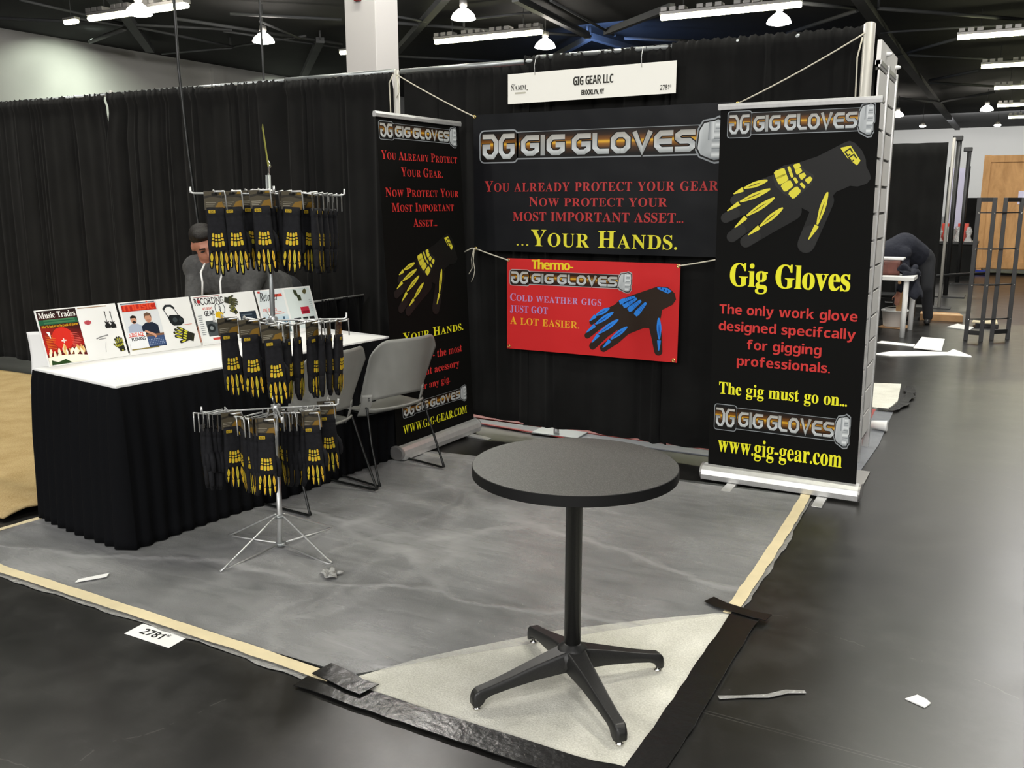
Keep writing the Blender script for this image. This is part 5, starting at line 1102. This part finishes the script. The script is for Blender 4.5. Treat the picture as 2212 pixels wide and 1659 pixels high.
hd = [('c', neck + V3(-.01, .03, -.02), che, .100, .155), ('c', che, V3(-.70, -.66, .98), .165, .160), ('c', V3(-.70, -.66, .98), V3(-.65, -.50, .92), .160, .150), ('c', rs, re, .072, .060), ('c', re, rh.lerp(re, .2), .060, .045), ('c', ls, le, .075, .062), ('c', le, lh.lerp(le, .2), .062, .045), ('c', rs, ls, .092, .095),
      ('c', neck + V3(-.075, -.055, .015), neck + V3(-.085, .06, .03), .040, .045), ('c', neck + V3(-.085, .06, .03), neck + V3(.06, .10, .0), .045, .045), ('c', neck + V3(.06, .10, .0), neck + V3(.10, .01, -.055), .045, .04)]
blob('hooded_jacket', hd, 'hood', man, .012, 4)
tr_ = [('c', pel, V3(-.64, -.49, .86), .145, .14)] + [x for h_, kn, an in fe for x in (('c', h_, kn, .100, .075), ('c', kn, an, .072, .056))]
blob('trousers', tr_, 'jeans', man, .014, 4)
blob('hair', [('e', hc + upv * .062 - F * .030, (sd * .082, F * .094, upv * .072)), ('e', hc + upv * .098 + F * .020, (sd * .066, F * .060, upv * .032)), ('e', hc + upv * .00 - F * .062, (sd * .074, F * .050, upv * .070)), ('c', hc + upv * .10 + F * .05 + sd * .03, hc + upv * .105 + F * .045 - sd * .04, .022, .024)], 'hair', man, .008, 2)
fd = V3(.466, -.863, 0)
for pts in ([(-.742, -1.045, 1.145), (-.740, -1.085, 1.09), (-.715, -1.10, 1.03), (-.712, -1.11, .95)], [(-.640, -1.00, 1.09), (-.632, -1.03, 1.03), (-.622, -1.04, .96), (-.618, -1.03, .90)]):
    MB().tube(pts, .0062, 8).build('drawstring', 'white', man)
for sx in (.032, -.032):
    MB().ell(hc + F * .0885 + upv * .010 + sd * sx, (sd * .014, F * .006, upv * .005)).build('eye', 'hair', man)
    MB().tube([hc + F * .093 + upv * .030 + sd * (sx - .018), hc + F * .098 + upv * .036 + sd * sx, hc + F * .092 + upv * .032 + sd * (sx + .018)], .004, 6).build('eyebrow', 'hair', man)
for h_, kn, an in fe: blob('shoe', [('c', an + V3(0, .035, -.048), an + V3(0, -.14, -.052), .042, .038)], 'shoe', man, .010, 2)

# second person, bent double behind the white work table
p2 = [V3(2.76, 7.62, .86), V3(2.62, 7.36, 1.0), V3(2.46, 7.20, .92), V3(2.40, 7.12, .76)]
bd = [('c', p2[0], p2[1], .14, .145), ('c', p2[1], p2[2], .145, .12), ('c', p2[2], p2[3], .06, .055), ('e', p2[3] + V3(-.02, -.05, -.06), ((.075, 0, 0), (0, .095, 0), (0, 0, .10))), ('c', p2[3] + V3(-.02, -.14, -.07), p2[3] + V3(-.02, -.155, -.10), .012, .014)]
arms = []
for sx in (-.19, .17):
    s0 = p2[2] + V3(sx, .04, .0); e0 = s0 + V3(sx * .25, -.06, -.28); h0 = e0 + V3(-sx * .3, -.08, -.22); arms.append((s0, e0, h0)); bd += [('c', s0, e0, .052, .042), ('c', e0, h0, .04, .03)]; hand(bd, h0, (0, -.4, -.9), (-sx, 0, 0))
legs = []
for sx in (-.11, .12):
    h0 = p2[0] + V3(sx, .02, -.04); k0 = V3(p2[0].x + sx * 1.3, 7.50, .47); a0 = V3(p2[0].x + sx * 1.6, 7.62, .09); legs.append((h0, k0, a0)); bd += [('c', h0, k0, .085, .06), ('c', k0, a0, .058, .04), ('c', a0 + V3(0, .03, -.05), a0 + V3(0, -.13, -.055), .035, .03)]
per = blob('person', bd, 'skin', None, .014, 3); tag(per, 'person in dark navy clothes bent double behind the white work table', 'person')
blob('jacket', [('c', p2[0] + V3(0, -.02, .02), p2[1], .165, .175), ('c', p2[1], p2[2], .175, .15), ('c', p2[2] + V3(-.17, 0, 0), p2[2] + V3(.17, 0, 0), .10, .10)] + [x for s0, e0, h0 in arms for x in (('c', s0, e0, .072, .058), ('c', e0, h0.lerp(e0, .2), .058, .045))], 'navy', per, .014, 4)
blob('trousers', [('c', p2[0] + V3(-.06, .02, -.02), p2[0] + V3(.06, .02, -.02), .15, .15)] + [x for h0, k0, a0 in legs for x in (('c', h0, k0, .105, .08), ('c', k0, a0, .076, .06))], 'jeans', per, .014, 4)
blob('hair', [('e', p2[3] + V3(-.02, -.02, -.06), ((.083, 0, 0), (0, .088, 0), (0, 0, .098)))], 'hair', per, .010, 2)
for h0, k0, a0 in legs: blob('shoe', [('c', a0 + V3(0, .035, -.048), a0 + V3(0, -.14, -.052), .042, .038)], 'shoe', per, .012, 2)

# ================================================================== BACKGROUND AT THE RIGHT
t = empty('work_table', (2.36, 6.52, 0), 'white work table with round legs beyond the slatwall panel', 'table')
MB().box((-.55, -.42, .66), (.51, .44, .705)).build('tabletop', 'white', t, bevel=.004)
for x, y in ((-.48, -.36), (.43, -.36), (.45, .37), (-.48, .37)): MB().lathe([(.030, 0), (.030, .66)], (x, y, 0), 16).build('leg', 'white', t)
t = empty('leather_bag', (2.45, 6.45, .706), 'reddish brown bag standing on the white work table', 'bag')
MB().grid(lambda u, v: (-.28 + .52 * u, -.14 + .03 * math.sin(u * 9), .002 + .17 * v), 10, 4).build('front_panel', 'brown', t, solid=.006)
MB().box((-.28, -.13, 0), (.24, .13, .172)).build('body', 'brown', t, bevel=.03)
MB().tube([(-.12, -.14, .12), (-.10, -.155, .16), (.05, -.155, .16), (.07, -.14, .12)], .009, 8).build('handle', 'brown', t)
tag(MB().box((2.05, 6.34, .882), (2.72, 6.62, .905)).build('flat_board', 'white', bevel=.003), 'flat white board lying on top of the reddish brown bag', 'board')
def jk(u, v):
    a = (v - .35); x = 2.70 + .16 * u + (.03 * math.sin(v * 8)); 
    if v < .45: return (x - .03, 6.30 + .35 * u, .73 + .05 * math.sin(v * 7 + u * 5) + .06 * (1 - v))
    return (x + .05 + .12 * u * (1 - u) , 6.30 + .35 * u, .74 - .55 * (v - .45) + .02 * math.sin(u * 12))
tag(MB().grid(jk, 16, 24).build('draped_jacket', 'navy', solid=.012), 'dark jacket slung over the corner of the white work table', 'jacket')
t = empty('bucket', (2.60, 7.12, 0), 'white plastic bucket on the floor under the white work table', 'bucket')
MB().lathe([(.12, 0), (.13, .02), (.155, .20), (.165, .20), (.165, .215), (.15, .215), (.125, .03)], n=20).build('pail', 'white', t)
MB().tube([(.16 * math.cos(a), .16 * math.sin(a), .20 + .04 * math.sin(a)) for a in [PI * i / 10 for i in range(11)]], .004, 6).build('handle', 'alu', t)
tag(MB().lathe([(.035, .03), (.035, .72)], (2.64, 7.13, 0), 14).build('cardboard_tube', 'cardboard'), 'brown cardboard tube standing in the white bucket', 'tube')
t = empty('storage_case', (2.25, 7.7, 0), 'black storage case on the floor behind the white work table', 'case'); MB().box((-.3, -.2, 0), (.3, .2, .30)).build('body', 'dark', t, bevel=.01); MB().box((-.305, -.205, .30), (.305, .205, .335)).build('lid', 'dark', t, bevel=.008)
MB().tube([(-.05, -.2, .24), (-.045, -.225, .235), (.045, -.225, .235), (.05, -.2, .24)], .006, 6).build('handle', 'alu', t)
tag(MB().lathe([(.030, 0), (.045, .13), (.046, .132), (.042, .13), (.028, .004)], (2.56, 7.93, .336), 16).build('paper_cup', 'white'), 'white paper cup standing on the black storage case', 'cup')
bpy.data.objects['storage_case'].location = (2.45, 8.02, 0)
t = empty('flat_box', (3.08, 8.10, 0), 'flat brown cardboard box on the floor between the drape and the shelf frame', 'box')
MB().prism([(-.25, -.12), (.27, -.10), (.20, .24), (-.27, .22)], 0, .085).build('carton', 'cardboard', t, bevel=.004); MB().prism([(-.25, -.012), (.25, .008), (.25, .045), (-.255, .025)], .0851, .0858).build('tape_seam', 'tape_y', t)
t = empty('open_box', (3.64, 7.75, 0), 'low black box with a cream lid on the floor behind the shelf frame', 'box')
MB().box((-.13, -.2, 0), (.13, .16, .05)).build('tray', 'dark', t, bevel=.003); MB().prism([(-.17, -.18), (.12, -.2), (.10, .2), (-.16, .22)], .051, .065).build('lid', 'cream', t)
slab('paper_sheet', [(3.20, 7.35), (3.46, 7.15), (3.50, 7.45), (3.30, 7.75)], .001, .01, 'paper', 'white paper sheet lying beside the low black box', 'paper')
slab('paper_sheet', [(2.66, 4.70), (2.83, 4.65), (3.10, 4.82), (3.33, 4.98), (3.565, 4.98), (3.555, 5.06), (3.37, 5.45), (3.33, 5.20), (3.05, 5.10), (2.82, 5.0)], .001, .008, 'paper', 'long torn white paper sheet on the floor in front of the work table', 'paper')
slab('paper_sheet', [(2.99, 5.28), (3.27, 5.20), (3.245, 6.15), (3.0, 6.20)], .009, .016, 'paper', 'square white paper sheet overlapping the long torn sheet', 'paper')
slab('paper_sheet', [(2.58, 5.55), (2.98, 5.45), (2.98, 5.62), (2.62, 5.72)], .001, .006, 'paper', 'narrow white paper strip beside the front work table leg', 'paper')
slab('cardboard_sheet', [(2.42, 6.95), (2.74, 6.85), (2.80, 7.25), (2.50, 7.35)], .001, .007, 'cardboard', 'flat cardboard sheet on the floor under the work table', 'cardboard')
# tall narrow shelf frame, dark
t = empty('shelf_frame', (3.66, 6.42, 0), 'empty dark wooden shelf frame standing in the aisle', 'shelf frame')
P4 = [(-.205, -.165), (-.05, -.19), (.055, .0), (.215, .15)]
for x, y in P4: MB().box((x - .023, y - .02, 0), (x + .023, y + .02, 1.60)).build('upright', 'dark', t, bevel=.002)
def railb(i, j, z, h=.03, th=.010, nm='rail'):
    a = Vector((*P4[i], z)); b = Vector((*P4[j], z)); d = (b - a).normalized(); n_ = Vector((-d.y, d.x, 0)) * th; H_ = Vector((0, 0, h))
    MB().rings([[p + n_, p - n_, p - n_ + H_, p + n_ + H_] for p in (a, b)], smooth=False).build(nm, 'dark', t)
for i, j in ((0, 1), (2, 3)): railb(i, j, 1.555, .045); railb(i, j, .07, .05)
for z in (1.43, 1.03, .63, .24):
    for i, j in ((0, 1), (1, 3), (0, 2), (2, 3)): railb(i, j, z, .012, .006, 'shelf_support')
for z in (1.43, 1.03, .63, .24):
    for i in (0, 1, 3): MB().ell((P4[i][0] + .01, P4[i][1] - .022, z), ((.007, 0, 0), (0, .004, 0), (0, 0, .007))).build('screw', 'chrome', t)
# plywood crate, tall
t = empty('plywood_crate', (4.2, 17.6, 0), 'tall plywood crate standing behind the shelf frame', 'crate')
MB().box((-1.03, -.4, .12), (1.6, .6, 2.52)).build('body', 'ply', t, bevel=.006)
for x in (-1.0, 0, 1.3): MB().box((x, -.42, 0), (x + .10, .6, .12)).build('skid', 'ply', t)
for z in (.14, 2.38): MB().box((-1.04, -.425, z), (1.6, -.40, z + .14)).build('batten', 'ply', t)
MB().box((-1.05, -.432, .13), (-.92, -.40, 2.53)).build('batten', 'ply', t)
tag(MB().box((3.86, 17.168, 1.50), (4.25, 17.172, 1.78)).build('paper_label', 'lilac'), 'pale sheet stuck on the front of the plywood crate', 'label')
tag(MB().prism([(3.1, 16.9), (3.45, 16.85), (3.4, 17.05), (3.12, 17.1)], .01, .10).build('blue_sheet', 'blue'), 'blue plastic at the foot of the plywood crate', 'sheet')
# drape bay behind with pole
o = MB().grid(lambda u, v: (-.2 + 3.08 * u, 9.72 + .03 * math.sin(u * 60) + .02 * math.sin(u * 23), .03 + 2.37 * v), 160, 12).build('black_drape', 'drape', solid=.004); tag(o, 'black drape wall far beyond the slatwall panel', 'drape')
t = empty('drape_pole', (2.955, 9.66, 0), 'pale drape pole at the end of the far black drape wall', 'pole'); MB().lathe([(.022, .01), (.022, 2.45), (.014, 2.46)], n=12).build('pole', 'post', t); MB().box((-.16, -.16, 0), (.16, .16, .012)).build('base_plate', 'dark', t)
for i, (x, y, h, lab) in enumerate(((2.925, 11.58, 2.60, 'nearer tall black stand with a bracket on top beyond the pale drape pole'), (2.965, 14.4, 2.56, 'farther tall black stand between the nearer stand and the plywood crate'))):
    t = empty('black_stand', (x, y, 0), lab, 'stand'); MB().lathe([(.038, .02), (.038, h)], n=12).build('pole', 'dark', t); MB().box((-.3, -.25, 0), (.3, .25, .02)).build('base_plate', 'dark', t)
    MB().box((-.10, -.05, h - .08), (.05, .05, h)).build('bracket', 'dark', t, bevel=.01)
tag(MB().tube([(2.40, 11.0, .33), (2.95, 11.5, .36), (3.5, 12.3, .36)], .025, 8).build('black_rail', 'dark'), 'low black rail behind the black stands', 'rail')
t = empty('black_table', (2.75, 16.0, 0), 'long black covered table with wrapped goods beyond the stands', 'table'); MB().box((-.9, -.4, .70), (.48, .4, .75)).build('tabletop', 'dark', t); MB().box((-.88, -.38, .0), (.46, .38, .70)).build('cover', 'drape', t)
rn = random.Random(12)
for i in range(5):
    x = 2.28 + .19 * i; m_ = ['crinkle', 'crinkle', 'crinkle', 'red_gl', 'red_gl'][i]
    b = MB().grid(lambda u, v: (x + .075 * math.cos(2 * PI * u) * (1 - .35 * v + .25 * math.sin(v * 9 + i * 2)) * (1 + .18 * math.sin(13 * u + i)), 15.75 + .06 * math.sin(2 * PI * u), .752 + .30 * v), 18, 6).build('wrapped_bag', 'crinkle')
    tag(b, ['clear wrapped bag at the left end of the black covered table', 'clear wrapped bag second from left on the black covered table', 'clear wrapped bag in the middle of the black covered table', 'clear wrapped bag second from right on the black covered table', 'clear wrapped bag at the right end of the black covered table'][i], 'bag', 'wrapped bags on the black table')
for i in range(2):
    x = 2.62 + .30 * i; t = empty('red_box', (x, 16.0, .751), ['red glossy box behind the bags in the middle of the black table', 'red glossy box behind the bags at the right of the black table'][i], 'box', 'red boxes on the black table'); MB().box((-.10, -.08, 0), (.10, .08, .36)).build('carton', 'red_gl', t, bevel=.004)
t = empty('display_screen', (2.75, 20.0, 0), 'pale lilac hanging sheet between the black stands', 'sheet'); MB().box((-.40, -.01, .9), (.0, .01, 2.36)).build('sheet', 'lilac', t)
for x in (-.42, .02): MB().tube([(x, 0, 0), (x, 0, 2.4)], .02, 8).build('post', 'dark', t)
t.name = 'hanging_sheet'
tag(MB().box((2.6, 23.9, .02), (4.8, 24.0, 1.66)).build('low_drape', 'drape'), 'low black drape wall behind the plywood crate', 'drape')
t = empty('green_sign', (6.0, 31.5, 0), 'green and black sign showing above the plywood crate', 'sign')
MB().box((-2.0, -.03, 2.75), (1.9, .03, 3.75)).build('board', 'dark', t); 
for a, b in (((-1.5), (-.6)), ((-.05), (.9))): MB().prism([(a, 2.9), (a + .45, 2.9), (b, 3.6), (a, 3.6)], 0, .01, T=Matrix.Translation((0, -.032, 0)) @ Matrix.Rotation(PI / 2, 4, 'X')).build('green_panel', 'green', t)
for x in (-1.5, 1.5): MB().tube([(x, 0, 0), (x, 0, 2.8)], .04, 8).build('post', 'dark', t)
